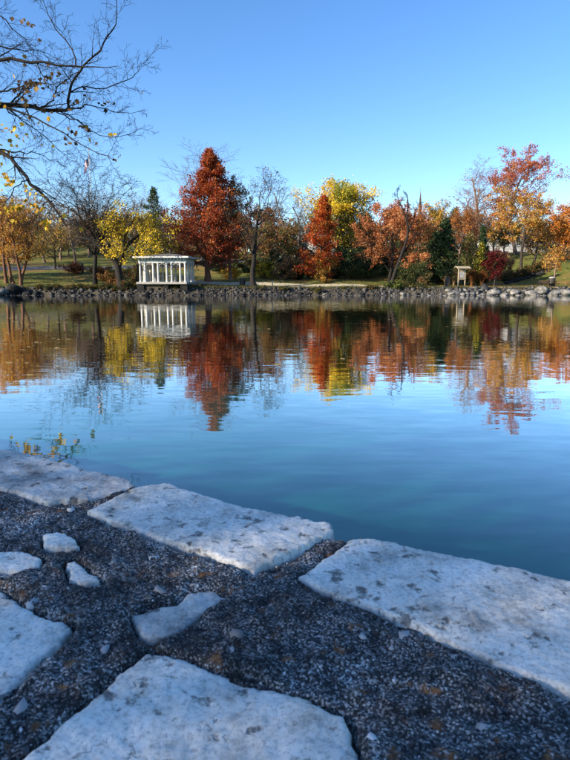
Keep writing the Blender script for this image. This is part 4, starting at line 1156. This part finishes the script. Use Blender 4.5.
# ------------------------------------------------------------------ white pavilion
def pavilion():
    Y = 72.2
    c = at(163.0, 281, Y)
    zf = at(164, 282, Y)[2]                      # deck level
    root = empty('pavilion', (c[0], Y, 0.0), 'white columned pavilion with flat eaves standing on a pier at the water', 'pavilion', rz=-0.10)
    w, dp = 5.7, 4.4
    ztop = at(164, 263, Y)[2]; zf0 = at(164, 259.5, Y)[2]; ze = at(164, 256.5, Y)[2]; zr = at(164, 253.0, Y)[2]
    MB().box((0, dp / 2 - 0.3, zf - 0.14), (w + 0.7, dp + 0.7, 0.28), bev=0.03).build('deck', M['concrete'], root)
    for sx in (-1, 0.18, 1):
        MB().box((sx * (w / 2 - 0.1), 0.0, zf / 2 - 0.44), (0.9 if sx != 0.18 else 0.55, 0.8, zf + 0.3), bev=0.03).build('pier', M['rock_painted_shade'], root)
    MB().box((-w * 0.20, 0.06, zf / 2 - 0.34), (w * 0.56, 0.5, zf + 0.09), bev=0.02).build('retaining_panel', M['bank_soil'], root)
    MB().box((0, 3.6, zf / 2 - 0.5), (w - 0.2, 0.3, zf + 0.4)).build('rear_footing', M['concrete'], root)
    # columns: five bays in front, the same behind, in pairs at the corners
    h = ztop - zf
    prof = [(0.18, 0), (0.18, 0.10), (0.145, 0.12), (0.135, 0.2), (0.125, 0.55 * h), (0.105, h - 0.22), (0.135, h - 0.2), (0.135, h - 0.12), (0.17, h - 0.10), (0.17, h)]
    col = None
    fx = [-1, -0.78, -0.42, -0.2, 0.18, 0.4, 0.78, 1]
    spots = [(f * w / 2, 0.0) for f in fx] + [(f * w / 2, dp - 0.6) for f in fx] + [(s * w / 2, q) for s in (-1, 1) for q in (1.3, 2.7)]
    for (x, y) in spots:
        if col is None:
            col = MB().lathe(prof, 12).build('column', M['white_paint'], root, (x, y, zf), smooth=False); me = col.data
        else:
            obj('column', me, None, root, (x, y, zf))
    # arched brackets between front columns
    for yy in (0.0, dp - 0.6):
        for a, b in ((-0.78, -0.42), (-0.2, 0.18), (0.4, 0.78)):
            x0, x1 = a * w / 2, b * w / 2
            n = 12
            vs, fs = [], []
            for k in range(n + 1):
                t = k / n; xx = x0 + (x1 - x0) * t; za = ztop - 0.42 + 0.30 * math.sin(math.pi * t)
                for (dy, zz) in ((-0.05, za), (0.05, za), (0.05, za + 0.05), (-0.05, za + 0.05)):
                    vs.append((xx, yy + dy, zz))
            for k in range(n):
                for q in range(4):
                    fs.append((4 * k + q, 4 * k + (q + 1) % 4, 4 * k + 4 + (q + 1) % 4, 4 * k + 4 + q))
            MB().poly(vs, fs).build('arch', M['white_paint'], root)
    for yy, nm in ((0.0, 'beam'), (dp - 0.6, 'beam')):
        MB().box((0, yy, (ztop + zf0) / 2), (w + 0.36, 0.30, zf0 - ztop), bev=0.02).build(nm, M['white_paint'], root)
    for s in (-1, 1):
        MB().box((s * w / 2, (dp - 0.6) / 2, (ztop + zf0) / 2 - 0.004), (0.28, dp - 0.9, zf0 - ztop - 0.01)).build('beam', M['white_paint'], root)
    for k in range(15):       # rafter tails under the eaves
        x = -w / 2 + w * k / 14.0
        MB().box((x, (dp - 0.6) / 2, zf0 + 0.07), (0.09, dp + 0.5, 0.14)).build('rafter', M['white_paint'], root)
    MB().box((0, (dp - 0.6) / 2, (zf0 + 0.14 + ze) / 2), (w + 1.3, dp + 0.9, ze - zf0 - 0.14), bev=0.02).build('eaves', M['white_paint'], root)
    a, b = w / 2 + 0.5, (dp + 0.7) / 2; cy = (dp - 0.6) / 2; ri = w / 2 - b * 0.8
    MB().poly([(-a, cy - b, ze + .003), (a, cy - b, ze + .003), (a, cy + b, ze + .003), (-a, cy + b, ze + .003), (-ri, cy, zr), (ri, cy, zr)],
              [(0, 1, 5, 4), (1, 2, 5), (2, 3, 4, 5), (3, 0, 4), (3, 2, 1, 0)]).build('roof', M['roof_grey'], root)
    # low railing
    for yy in (dp - 0.6,):
        for a, b in zip(fx[:-1], fx[1:]):
            if b - a < 0.3: continue
            x0, x1 = a * w / 2 + 0.15, b * w / 2 - 0.15
            rl = MB().box(((x0 + x1) / 2, yy, zf + 0.82), (x1 - x0, 0.07, 0.07)).build('railing', M['white_paint'], root)
            n = max(3, int((x1 - x0) / 0.16))
            for k in range(n):
                MB().box((x0 + (x1 - x0) * (k + 0.5) / n, yy, zf + 0.41), (0.035, 0.035, 0.75)).build('baluster', M['white_paint'], rl)
            MB().box(((x0 + x1) / 2, yy, zf + 0.09), (x1 - x0, 0.05, 0.05)).build('bottom_rail', M['white_paint'], rl)
pavilion()

# ------------------------------------------------------------------ small furniture of the park
def kiosk():
    Y = 78.0
    c = at(461.5, 283, Y); z0 = tz(c[0], Y)
    zr = at(461, 266.5, Y)[2] - z0
    root = empty('noticeboard_kiosk', (c[0], Y, z0), 'cream noticeboard kiosk with small gabled roof beside the footpath', 'kiosk', rz=0.25)
    for s in (-1, 1):
        MB().box((s * 0.5, 0, (zr - 0.2) / 2), (0.11, 0.11, zr - 0.2)).build('post', M['cream_paint'], root)
    MB().box((0, 0.01, zr * 0.62), (0.86, 0.07, zr * 0.46), bev=0.01).build('board', M['cream_paint'], root)
    MB().box((0, -0.045, zr * 0.62 + zr * 0.25), (0.98, 0.05, 0.07)).build('frame_rail', M['cream_paint'], root)
    MB().box((0, -0.045, zr * 0.62 - zr * 0.25), (0.98, 0.05, 0.07)).build('frame_rail', M['cream_paint'], root)
    for k, (x, z, w, h) in enumerate([(-0.2, 0.1, 0.3, 0.4), (0.18, 0.12, 0.3, 0.36), (0.0, -0.25, 0.5, 0.24)]):
        MB().box((x, -0.034, zr * 0.62 + z), (w, 0.012, h)).build('notice', M['white_paint'], root)
    for s in (-1, 1):
        MB().box((0, s * 0.30, zr - 0.13), (2.0, 0.72, 0.07), rx=-s * 0.42).build('roof_slope', M['cream_paint'], root)
    MB().box((0, 0, zr + 0.03), (2.02, 0.10, 0.06)).build('ridge_cap', M['cream_paint'], root)
kiosk()

def litter_bin(label, px, Y, h=1.0, r=0.3, lid=True, group='litter bins in the park'):
    x = at(px, 282, Y)[0]
    root = empty('litter_bin', (x, Y, tz(x, Y)), label, 'litter bin', group)
    MB().lathe([(r * 0.85, 0), (r, 0.06), (r, h * 0.8), (r * 1.06, h * 0.8 + 0.01), (r * 1.06, h * 0.86)], 14).build('drum', M['dark_metal'], root)
    for k in range(12):
        a = k * math.pi / 6
        MB().box((math.cos(a) * (r + 0.015), math.sin(a) * (r + 0.015), h * 0.42), (0.04, 0.05, h * 0.7), rz=a).build('slat', M['dark_wood'], root)
    MB().lathe([(r * 1.04, h * 0.86 + 0.003), (r * 0.8, h * 0.97), (r * 0.3, h)], 14).build('lid', M['dark_metal'] if lid else M['concrete'], root)
litter_bin('dark litter bin left of the kiosk', 447.5, 78.4, 1.25, 0.38)
litter_bin('dark litter bin on the lawn left of the dark bare waterside tree', 242.5, 77.5, 0.95, 0.34)

def bench(label, px, Y, rz, w=1.8, group=None):
    x = at(px, 280, Y)[0]
    root = empty('park_bench', (x, Y, tz(x, Y)), label, 'bench', group, rz)
    for k in range(4):
        MB().box((0, -0.18 + 0.12 * k, 0.45), (w, 0.10, 0.04), bev=0.006).build('seat_slat', M['dark_wood'], root)
    for k in range(3):
        MB().box((0, 0.27 + 0.03 * k, 0.58 + 0.13 * k), (w, 0.035, 0.10), rx=-0.2, bev=0.006).build('back_slat', M['dark_wood'], root)
    for s in (-1, 1):
        MB().box((s * w * 0.42, -0.17, 0.215), (0.06, 0.06, 0.43)).build('leg', M['dark_metal'], root)
        MB().box((s * w * 0.42, 0.28, 0.44), (0.06, 0.06, 0.88), rx=-0.1).build('leg', M['dark_metal'], root)
        MB().box((s * w * 0.44, 0.04, 0.64), (0.06, 0.5, 0.04)).build('armrest', M['dark_metal'], root)
bench('dark slatted bench beside the road, left of the gnarled tree', 88, 90.0, 0.2, 2.0)
for k, (px, h, lab) in enumerate([(82.5, 1.5, 'thick dark bollard left of the roadside bench'), (93.5, 1.2, 'short dark bollard right of the roadside bench')]):
    x = at(px, 270, 89.5)[0]
    MBB = MB().lathe([(0.17, -0.1), (0.17, h - 0.22), (0.20, h - 0.2), (0.20, h - 0.14), (0.15, h - 0.1), (0.10, h)], 12)
    tag(MBB.build('bollard', M['dark_metal'], None, (x, 89.5, tz(x, 89.5))), lab, 'bollard', 'bollards by the road')

def picnic_table():
    Y = 77.8
    x = at(551, 282, Y)[0]
    root = empty('picnic_table', (x, Y, tz(x, Y)), 'dark picnic table with attached seats on the right shore', 'picnic table', rz=0.15)
    for k in range(4):
        MB().box((0, -0.30 + 0.2 * k, 0.76), (1.9, 0.18, 0.045), bev=0.006).build('top_plank', M['dark_wood'], root)
    for s in (-1, 1):
        for q in range(2):
            MB().box((0, s * (0.66 + 0.15 * q), 0.46), (1.9, 0.14, 0.045), bev=0.006).build('seat_plank', M['dark_wood'], root)
        MB().box((s * 0.68, 0, 0.40), (0.07, 1.55, 0.09)).build('cross_beam', M['dark_wood'], root)
        for q in (-1, 1):
            MB().box((s * 0.61, q * 0.36, 0.365), (0.06, 0.09, 0.80), rx=q * 0.42).build('leg', M['dark_wood'], root)
picnic_table()
litter_bin('dark litter bin with pale lid behind the picnic table', 551.8, 78.9, 1.35, 0.42, lid=False)
bench('dark slatted bench left of the picnic table facing the water', 543.5, 77.6, math.pi, 1.5)

def marker(label, px, Y, h, m):
    x = at(px, 281, Y)[0]
    root = empty('marker_post', (x, Y, tz(x, Y) - 0.05), label, 'post')
    MB().box((0, 0, h / 2), (0.14, 0.14, h), bev=0.01).build('shaft', m, root)
    MB().box((0, 0, h + 0.03), (0.22, 0.22, 0.07), bev=0.02).build('cap', m, root)
marker('short pale post on the centre lawn right of the dark bare tree', 272.5, 76.4, 0.75, M['concrete'])

# ------------------------------------------------------------------ buildings and flag behind the trees
def house(label, px, Y, w, dp, h, rh, m_wall, m_roof, rz, bays=4, storeys=2, sink=0.0):
    x = at(px, 250, Y)[0]
    z0 = tz(x, Y) - 0.2 - sink
    root = empty('house', (x, Y, z0), label, 'house', None, rz)
    MB().box((0, 0, h / 2), (w, dp, h)).build('wall', m_wall, root)
    rf = MB().poly([(-w / 2 - .4, -dp / 2 - .4, h + .003), (w / 2 + .4, -dp / 2 - .4, h + .003), (w / 2 + .4, dp / 2 + .4, h + .003), (-w / 2 - .4, dp / 2 + .4, h + .003), (-w / 2 - .4, 0, h + rh), (w / 2 + .4, 0, h + rh)],
              [(0, 1, 5, 4), (2, 3, 4, 5), (1, 2, 5), (3, 0, 4), (3, 2, 1, 0)]).build('roof', m_roof, root)
    MB().box((w * 0.28, 0.6, h + rh * 0.9), (0.7, 0.7, rh * 0.9)).build('chimney', M['brick'], rf)
    sh = h / storeys
    for s in range(storeys):
        for k in range(bays):
            xx = -w / 2 + w * (k + 0.5) / bays
            if s == 0 and k == bays // 2:
                dr = MB().box((xx, -dp / 2 - 0.03, 1.15), (1.0, 0.1, 2.1)).build('door', M['dark_wood'], root)
                MB().cyl((xx + 0.35, -dp / 2 - 0.14, 1.1), (xx + 0.35, -dp / 2 - 0.07, 1.1), 0.05, 0.05, 8).build('handle', M['dark_metal'], dr)
                continue
            zc = s * sh + sh * 0.55
            wd = MB().box((xx, -dp / 2 - 0.02, zc), (1.1, 0.10, sh * 0.5)).build('window', M['white_paint'], root)
            for q in (-1, 1):
                MB().box((xx + q * 0.25, -dp / 2 - 0.075, zc), (0.42, 0.03, sh * 0.42)).build('pane', M['glass'], wd)
            MB().box((xx, -dp / 2 - 0.08, zc - sh * 0.27), (1.3, 0.2, 0.08)).build('sill', M['white_paint'], wd)
house('white house with grey roof glimpsed under the red maple on the hill crest', 515, 140, 17, 9, 4.6, 1.8, M['white_paint'], M['roof_grey'], 0.05, 6, 2)
house('low white house seen behind the right hillside crest', 556, 150, 13, 8, 4.0, 2.2, M['white_paint'], M['roof_dark'], -0.1, 4, 1)
house('white house glimpsed between the scarlet and yellow trees', 336, 128, 12, 8, 5.0, 2.4, M['white_paint'], M['roof_grey'], -0.05, 4, 2, sink=0.6)

def church():
    Y = 190.0
    x = at(420.3, 200, Y)[0]
    z0 = tz(x, Y) - 0.3
    ztip = at(420, 187.5, Y)[2] - z0; zb = at(420, 236, Y)[2] - z0
    root = empty('church', (x, Y, z0), 'church whose thin dark spire rises above the trees', 'church')
    MB().box((0, 0, (zb - 1.5) / 2), (4.2, 4.2, zb - 1.5)).build('tower', M['brick'], root)
    MB().box((0, 0, zb - 1.3), (4.7, 4.7, 0.4), bev=0.05).build('cornice', M['concrete'], root)
    n = 8
    MB().lathe([(1.9, zb - 1.1), (1.45, zb - 0.4), (0.05, ztip - 1.2)], n).build('spire', M['slate'], root)
    MB().cyl((0, 0, ztip - 1.25), (0, 0, ztip), 0.07, 0.03, 6).build('finial', M['dark_metal'], root)
    for s in (-1, 1):
        wd = MB().box((s * 0.8, -2.13, zb - 4.2), (0.9, 0.12, 2.6)).build('louvre_window', M['dark_wood'], root)
        for k in range(6):
            MB().box((s * 0.8, -2.22, zb - 5.3 + 0.42 * k), (0.84, 0.1, 0.05), rx=0.5).build('louvre', M['dark_metal'], wd)
    MB().box((0, 12, 4.5), (11, 19, 9)).build('nave', M['brick'], root)
    MB().poly([(-6, 2, 9.003), (6, 2, 9.003), (6, 22, 9.003), (-6, 22, 9.003), (0, 2, 14), (0, 22, 14)], [(0, 1, 4), (2, 3, 5), (1, 2, 5, 4), (3, 0, 4, 5), (3, 2, 1, 0)]).build('nave_roof', M['slate'], root)
church()

def flag():
    Y = 132.0
    x = at(91.3, 200, Y)[0]; z0 = tz(x, Y)
    zt = at(91, 150, Y)[2] - z0
    root = empty('flagpole', (x, Y, z0), 'tall slim flagpole with limp red, white and blue flag above the left trees', 'flagpole')
    MB().cyl((0, 0, -0.3), (0, 0, zt), 0.11, 0.05, 10).build('pole', M['white_paint'], root)
    MB().lathe([(0.02, zt), (0.14, zt + 0.06), (0.17, zt + 0.15), (0.12, zt + 0.25), (0.02, zt + 0.3)], 10).build('finial', M['cream_paint'], root)
    m, N, L, P = new_mat('flag_cloth')
    a = N.new('ShaderNodeAttribute'); a.attribute_name = 'col'; L.new(a.outputs['Color'], P.inputs['Base Color']); P.inputs['Roughness'].default_value = 0.8
    nu, nv = 40, 26
    fly, hoist = 3.4, 2.1
    V, Cc = [], []
    for j in range(nv + 1):
        for i in range(nu + 1):
            u, v = i / nu, j / nv
            drop = 0.80 * u * fly                     # the fly end hangs down
            xx = -0.07 - 0.34 * u * fly - 0.10 * math.sin(u * 11 + v * 2.5) * u
            yy = 0.28 * math.sin(u * 9.0 + v * 1.5) * min(1, u * 3)
            zz = zt - 0.9 - v * hoist * (1 - 0.25 * u) - drop
            V.append((xx, yy, zz))
    V = np.array(V)
    F4, cols = [], []
    VV = []
    for j in range(nv):
        for i in range(nu):
            ids = [j * (nu + 1) + i, j * (nu + 1) + i + 1, (j + 1) * (nu + 1) + i + 1, (j + 1) * (nu + 1) + i]
            canton = i < nu * 0.4 and j < nv * 7 / 13
            c = (0.02, 0.03, 0.12) if canton else ((0.42, 0.02, 0.03) if (j // 2) % 2 == 0 else (0.75, 0.75, 0.75))
            if canton and i % 3 == 1 and j % 3 == 1: c = (0.75, 0.75, 0.75)
            F4.append([len(VV) + k for k in range(4)]); VV += [V[q] for q in ids]; cols += [c] * 4
    obj('flag', mesh_np('flag', np.array(VV), np.array(F4), cols=np.array(cols)), m, root)
flag()

# ------------------------------------------------------------------ the tree on the near left bank whose branches hang into the picture
def near_tree():
    rng = np.random.default_rng(77)
    Y = 17.0
    tx = -12.2
    z0 = tz(tx, Y) - 0.1
    root = empty('overhanging_tree', (tx, Y, z0), 'almost leafless tree reaching dark branches in from the upper left', 'tree')
    o = np.array([tx, Y, z0])
    A = lambda pts, dy0, dy1: np.array([at(p[0], p[1], Y + dy0 + (dy1 - dy0) * k / (len(pts) - 1)) - o for k, p in enumerate(pts)])
    trunk = smooth_poly([(0, 0, 0), (0.1, 0, 2.5), (-0.1, 0.1, 5.0), (0.1, 0.1, 8.0), (-0.2, 0, 11.0), (-0.1, 0, 14.0)], 18)
    V, Q = tubes([(trunk[None], np.linspace(0.42, 0.12, 18)[None] * np.array([1.35] + [1.0] * 17)[None], 14)])
    obj('trunk', mesh_np('trunk', V, Q, smooth=True), M['bark_near'], root)
    TR = [
        ([(-126, 150), (-70, 116), (-20, 104), (0, 103), (18, 104.5), (39, 109), (60, 111), (70, 109)], 0.13, 0.055, 0, 0.4),
        ([(69, 109), (69, 95), (73, 82), (79, 71), (89, 61), (100, 49), (107, 36), (115, 28), (117, 12), (116, -4)], 0.055, 0.012, 0.4, 0.0),
        ([(-126, 120), (-60, 70), (-20, 62), (0, 61), (18, 60), (36, 62), (57, 65), (79, 66), (98, 68), (118, 66)], 0.095, 0.010, 0, -0.5),
        ([(78, 67), (75, 57), (69, 45), (57, 30), (48, 15), (43, 0), (42, -12)], 0.030, 0.009, -0.3, 0.2),
        ([(69, 91), (82, 88), (98, 89), (119, 83), (131, 79), (137, 72), (143, 64), (159, 44)], 0.028, 0.006, 0.4, 0.9),
        ([(69, 109), (80, 107), (89, 106), (107, 109), (125, 113), (143, 112)], 0.034, 0.006, 0.4, 1.2),
        ([(-20, 104), (0, 107), (18, 112), (39, 119), (60, 131), (78, 143), (98, 152), (113, 160)], 0.045, 0.008, 0.1, -0.8),
        ([(55, 111), (68, 117), (82, 124), (98, 134), (112, 137), (128, 135), (146, 125)], 0.026, 0.006, 0.3, 0.8),
        ([(40, 109), (52, 101), (57, 88), (67, 79), (79, 72)], 0.030, 0.016, 0.2, 0.2),
        ([(-60, 0), (-20, 8), (0, 16), (18, 33), (28, 44), (38, 58)], 0.035, 0.007, 0.0, 0.6),
        ([(-126, 190), (-80, 158), (-30, 146), (0, 152), (15, 162), (27, 179), (38, 190), (48, 201), (57, 213), (66, 226)], 0.10, 0.030, 0, -1.0),
        ([(-30, 146), (0, 150), (14, 152), (32, 152), (50, 160), (68, 166)], 0.035, 0.006, 0.0, 1.0),
        ([(-60, 70), (-25, 40), (0, 45), (20, 50), (36, 50), (52, 56)], 0.045, 0.008, 0.0, 0.8),
        ([(-30, 104), (0, 92), (16, 88), (34, 82), (52, 83), (66, 84)], 0.040, 0.008, 0.0, -0.6),
        ([(0, 104), (20, 120), (40, 132), (56, 148), (70, 160)], 0.026, 0.006, 0.1, 0.9),
        ([(48, 201), (40, 212), (30, 222), (20, 226)], 0.025, 0.006, -0.8, -0.5),
        ([(27, 179), (14, 190), (4, 204), (-8, 214)], 0.025, 0.006, -0.6, -0.9),
    ]
    K = 16
    P0 = np.stack([smooth_poly(A(t[0], t[3], t[4]), K) for t in TR])
    P0[:, 1:-1] += rng.normal(0, 0.022, (len(TR), K - 2, 3))
    R0 = np.stack([np.linspace(t[1], t[2], K) * 0.72 for t in TR])
    for k in range(len(TR)):
        V, Q = tubes([(P0[k:k + 1], R0[k:k + 1], 9 if k < 3 else 7)])
        obj('limb' if R0[k, 0] > 0.06 else 'branch', mesh_np('limb', V, Q, smooth=True), M['bark_near'], root)
    # the unseen rest of the crown, over the bank
    n = 16
    t = np.linspace(0.35, 1.0, n)
    S = np.stack([np.interp(t, np.linspace(0, 1, 18), trunk[:, k]) for k in range(3)], 1)
    ph = rng.uniform(math.radians(95), math.radians(265), n)
    D = np.stack([np.cos(ph), np.sin(ph), rng.uniform(0.3, 0.9, n)], 1)
    PB = grow_path(rng, S, D, rng.uniform(3, 5.5, n), K, 0.1, 0.03)
    RB = np.linspace(0.11, 0.02, K)[None].repeat(n, 0)
    V, Q = tubes([(PB, RB, 6)]); o1 = obj('upper_branches', mesh_np('upper_branches', V, Q, smooth=True), M['bark_near'], root); o1['kind'] = 'stuff'
    PP = np.concatenate([P0, PB]); RR = np.concatenate([R0, RB])
    len1 = lambda PL, t: np.clip(PL * 0.26, 0.35, 1.15) * (1.15 - 0.55 * t)
    P1, R1 = children(rng, PP, RR, 13, 0.12, 1.0, 46, 14, len1, 0.45, 7, 0.13, 0.02, 0.0062)
    P2, R2 = children(rng, P1, R1, 6, 0.15, 1.0, 44, 14, lambda PL, t: PL * 0.52 * (1.1 - 0.5 * t), 0.6, 5, 0.13, 0.03, 0.0046)
    P3, R3 = children(rng, P2, R2, 3, 0.25, 1.0, 42, 14, lambda PL, t: PL * 0.5, 0.7, 4, 0.12, 0.03, 0.0036)
    V, Q = tubes([(P1, R1, 4), (P2, R2, 3), (P3, R3, 3)])
    o2 = obj('twigs', mesh_np('twigs', V, Q, smooth=True), M['bark_near'], root); o2['kind'] = 'stuff'
    # leaves: where the picture shows them
    pts = np.concatenate([P1[:, 2:].reshape(-1, 3), P2.reshape(-1, 3), P3[:, ::3].reshape(-1, 3)]) + o
    rel = pts - np.array([0, 0, CAM_H])
    dep = rel[:, 1] * _cp - rel[:, 2] * _sp
    upc = rel[:, 1] * _sp + rel[:, 2] * _cp
    sx = 285 + F * rel[:, 0] / dep; sy = 380 - F * upc / dep
    CL = [(35, 83, 13, 5, 34, 'b'), (50, 74, 8, 4, 10, 'b'), (26, 88, 9, 5, 14, 'b'), (47, 118, 3, 3, 5, 'y'), (11, 128, 5, 3, 6, 'y'), (85, 126, 4, 3, 8, 'b'), (90, 137, 2, 2, 2, 'y'), (111, 134, 2, 2, 3, 'y'),
          (120, 155, 2, 1, 2, 'b'), (115, 159, 2, 1, 2, 'b'), (107, 103, 3, 3, 4, 'b'), (128, 120, 1, 1, 1, 'b'), (20, 100, 10, 4, 8, 'b'), (66, 80, 3, 3, 3, 'b'), (5, 180, 8, 6, 18, 'y'), (14, 208, 13, 8, 40, 'y'),
          (36, 206, 8, 7, 22, 'y'), (30, 190, 6, 5, 10, 'y'), (8, 150, 6, 5, 10, 'y'), (46, 222, 9, 5, 12, 'y'), (62, 218, 4, 4, 5, 'y'), (12, 18, 2, 2, 2, 'o'), (21, 18, 2, 2, 2, 'o'), (32, 23, 3, 2, 4, 'o'), (36, 38, 3, 3, 2, 'o'),
          (40, 95, 30, 30, 18, 'b'), (80, 100, 45, 40, 14, 'b'), (70, 135, 14, 8, 8, 'b'), (72, 242, 4, 3, 3, 'y'), (25, 140, 14, 8, 12, 'y'), (-40, 120, 60, 60, 120, 'y')]
    pos, cls = [], []
    pc = {'y': [(0.62, 0.40, 0.03), (0.68, 0.46, 0.05), (0.50, 0.28, 0.03)], 'b': [(0.10, 0.055, 0.02), (0.16, 0.09, 0.03), (0.28, 0.16, 0.03), (0.05, 0.03, 0.015)], 'o': [(0.40, 0.22, 0.12), (0.45, 0.26, 0.10)]}
    for (cx, cy, rx_, ry_, cnt, kd) in CL:
        for q in range(int(cnt * 1.2)):
            gx, gy = cx + rng.normal(0, rx_ * 0.55), cy + rng.normal(0, ry_ * 0.55)
            i = np.argmin((sx - gx) ** 2 + (sy - gy) ** 2)
            if (sx[i] - gx) ** 2 + (sy[i] - gy) ** 2 > 400: continue
            pos.append(pts[i]); cls.append(pc[kd][rng.integers(0, len(pc[kd]))])
    pos = np.array(pos) - o; cls = np.array(cls) * rng.uniform(0.8, 1.15, (len(cls), 1))
    n = len(pos)
    # a lobed, folded leaf hanging from its stalk
    out = np.array([(0, 0), (0.16, 0.10), (0.42, 0.12), (0.36, 0.34), (0.50, 0.55), (0.24, 0.62), (0, 1.0), (-0.24, 0.62), (-0.50, 0.55), (-0.36, 0.34), (-0.42, 0.12), (-0.16, 0.10)])
    d = unit(rng.normal(0, 0.6, (n, 3)) + np.array([0, 0, -0.8])); nn = unit(rng.normal(0, 1, (n, 3)))
    s = unit(np.cross(nn, d)); nn = np.cross(d, s)
    L = rng.uniform(0.08, 0.155, n)
    curl = rng.uniform(-0.3, 0.5, n)
    lv = pos[:, None, :] + L[:, None, None] * (out[None, :, 0:1] * s[:, None, :] + (out[None, :, 1:2] + 0.12) * d[:, None, :] + ((np.abs(out[None, :, 0]) - 0.2) * 0.8 * curl[:, None])[..., None] * nn[:, None, :] + (out[None, :, 1] ** 2 * curl[:, None] * 0.4)[..., None] * nn[:, None, :])
    tri = np.array([(0, 1, 11), (1, 2, 3), (1, 3, 9), (1, 9, 11), (11, 9, 10), (3, 4, 5), (3, 5, 7), (3, 7, 9), (9, 7, 8), (5, 6, 7)])
    T = tri[None] + (np.arange(n) * 12)[:, None, None]
    ol = obj('leaves', mesh_np('leaves', lv.reshape(-1, 3), T.reshape(-1, 3), cols=np.repeat(cls, 12, axis=0)), M['leaf'], root); ol['kind'] = 'stuff'
near_tree()

# thin-leaved trees added out of view, to filter low sun before the wall
for k, (x, y, h, w, lab) in enumerate([
    (-13.6, -6.2, 9.0, 6.4, 'thin-leaved rusty tree added as a sun filter left behind the viewer, nearest the wall'),
    (-16.8, -8.9, 10.0, 6.6, 'thin-leaved rusty tree added as a sun filter left behind the viewer, farthest from the wall'),
    (-17.4, -5.6, 10.0, 6.6, 'thin-leaved rusty tree added as a sun filter left behind the viewer, between two others')]):
    tree('near_tree', lab, 'tree', 0, y, 0, w * F / abs(y), 'broad', 'rust', 120 + k, 'thin-leaved trees added to filter the sun', base=(x,), hgt=h, n=2000, size=0.15, t0=0.05, n1=26, jit=0.3)
